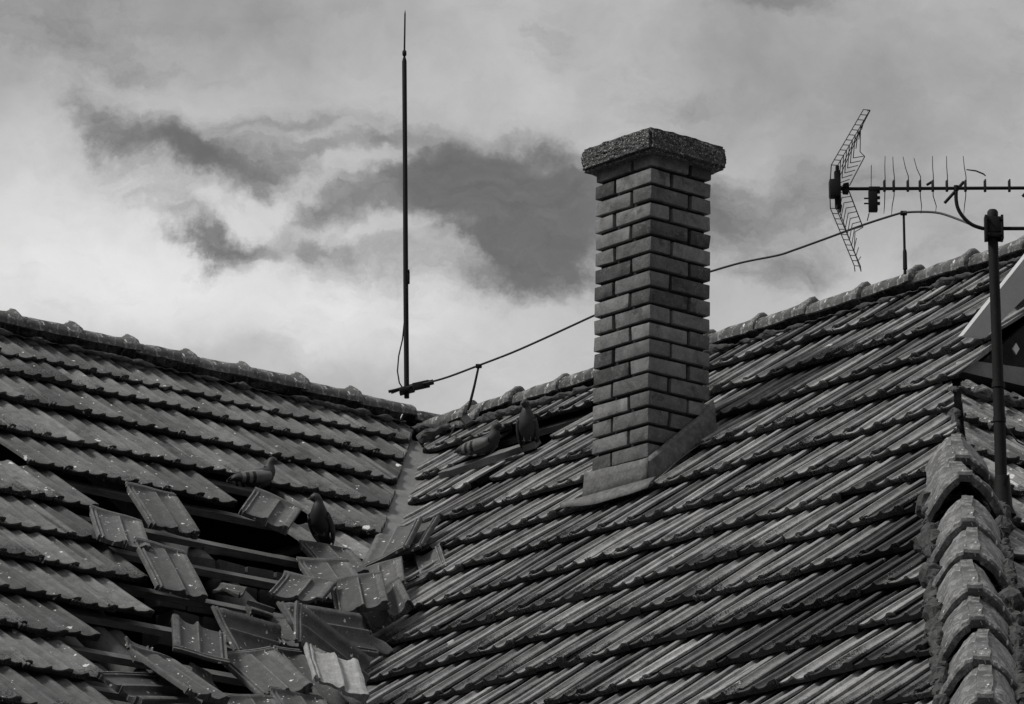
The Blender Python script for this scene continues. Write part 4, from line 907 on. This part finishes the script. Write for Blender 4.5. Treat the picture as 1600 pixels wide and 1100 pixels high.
# wire grid reflector, two wings opening towards the boom
def zp(x, y): return 1270+x/3.794, 150+y/3.794
def rp_(x, y, d): p = zp(x, y); return A(p[0], p[1], d)
b = B(); wr = .0018; nR = 12
up = [(110+17.3*i, 408-29.8*i) for i in range(nR)]
for i, (x, y) in enumerate(up):
    t = i/(nR-1); a_, b_ = rp_(x, y, -.12), rp_(x+38, y+3, -.06); b.tube([a_, b_], wr, 5)
    ln = 135 if i < 7 else max(0, 135-(i-6)*26)
    if ln > 0:
        c_ = rp_(x+38-8-t*8, y+3+ln, .04); b.tube([b_, c_], wr, 5)
        if i < 7:
            cx_, cy_ = x+38-8-t*8, y+3+ln; dx_, dy_ = 222+14.5*i, 522-27.5*i
            b.tube([c_, rp_(min(dx_, cx_+60), dy_ if dx_ > cx_ else cy_+20, .10)], wr, 5)
b.tube([rp_(x, y, -.12) for x, y in up], wr*1.1, 5); b.tube([rp_(x+38, y+3, -.06) for x, y in up], wr*1.1, 5)
b.tube([rp_(218, 530, .10), rp_(308, 358, .12)], wr*1.3, 5); b.tube([rp_(340, 85, -.06), rp_(283, 195, 0), rp_(280, 330, .05), rp_(308, 358, .12)], wr, 5); b.tube([rp_(150, 500, 0), rp_(282, 205, 0)], wr, 5); b.tube([rp_(170, 420, 0), rp_(325, 110, 0)], wr, 5)
b.build('reflector_wing', M_WIRE, ant, 60)
b = B(); lo = [(104+12.9*i, 665+31*i) for i in range(12)]
for i, (x, y) in enumerate(lo):
    t = i/11; a_, b_ = rp_(x, y, -.12), rp_(x+36, y+2, -.06); b.tube([a_, b_], wr, 5)
    ln = 125 if i < 8 else max(0, 125-(i-7)*32)
    if ln > 0:
        cx_, cy_ = x+36+20-t*6, y-ln*.75; c_ = rp_(cx_, cy_, .04); b.tube([b_, c_], wr, 5)
        if i < 8: b.tube([c_, rp_(215+11*i, 565+30*i, .10)], wr, 5)
b.tube([rp_(x, y, -.12) for x, y in lo]+[rp_(250, 1040, -.12)], wr*1.1, 5); b.tube([rp_(x+36, y+2, -.06) for x, y in lo]+[rp_(286, 1040, -.06)], wr*1.1, 5)
b.tube([rp_(215, 565, .10), rp_(297, 778, .12)], wr*1.3, 5); b.tube([rp_(297, 778, .12), rp_(250, 805, .05), rp_(245, 925, 0), rp_(286, 1040, -.06)], wr, 5); b.tube([rp_(150, 660, 0), rp_(246, 930, 0)], wr, 5); b.tube([rp_(100, 545, -.12), rp_(104, 665, -.12)], wr*1.2, 5); b.tube([rp_(100, 545, -.12), rp_(110, 408, -.12)], wr*1.2, 5)
b.build('reflector_wing', M_WIRE, ant, 60)
b = B(); b.box(rp_(148, 555, -.02), .024, .03, .150, None, .006); b.box(rp_(145, 450, -.02), .012, .02, .05, None, .004); b.box(rp_(130, 550, -.03), .040, .045, .070, None, .006); b.tube([rp_(150, 550, 0), rp_(215, 550, 0)], .008, 8); b.box(rp_(195, 530, 0), .024, .022, .016, None, .003); b.box(rp_(192, 568, 0), .024, .022, .014, None, .003); b.box(rp_(160, 665, -.02), .014, .02, .03, None, .004)
b.rough(.004, 40); b.build('reflector_bracket', M_METAL, ant, 40)

# ------------------------------------------------------------------ ground
b = B(); b.add([(-400, -200, 0), (400, -200, 0), (400, 800, 0), (-400, 800, 0)], [(0, 1, 2, 3)]); o = b.build('ground', M_GROUND); tag(o, kind='structure')
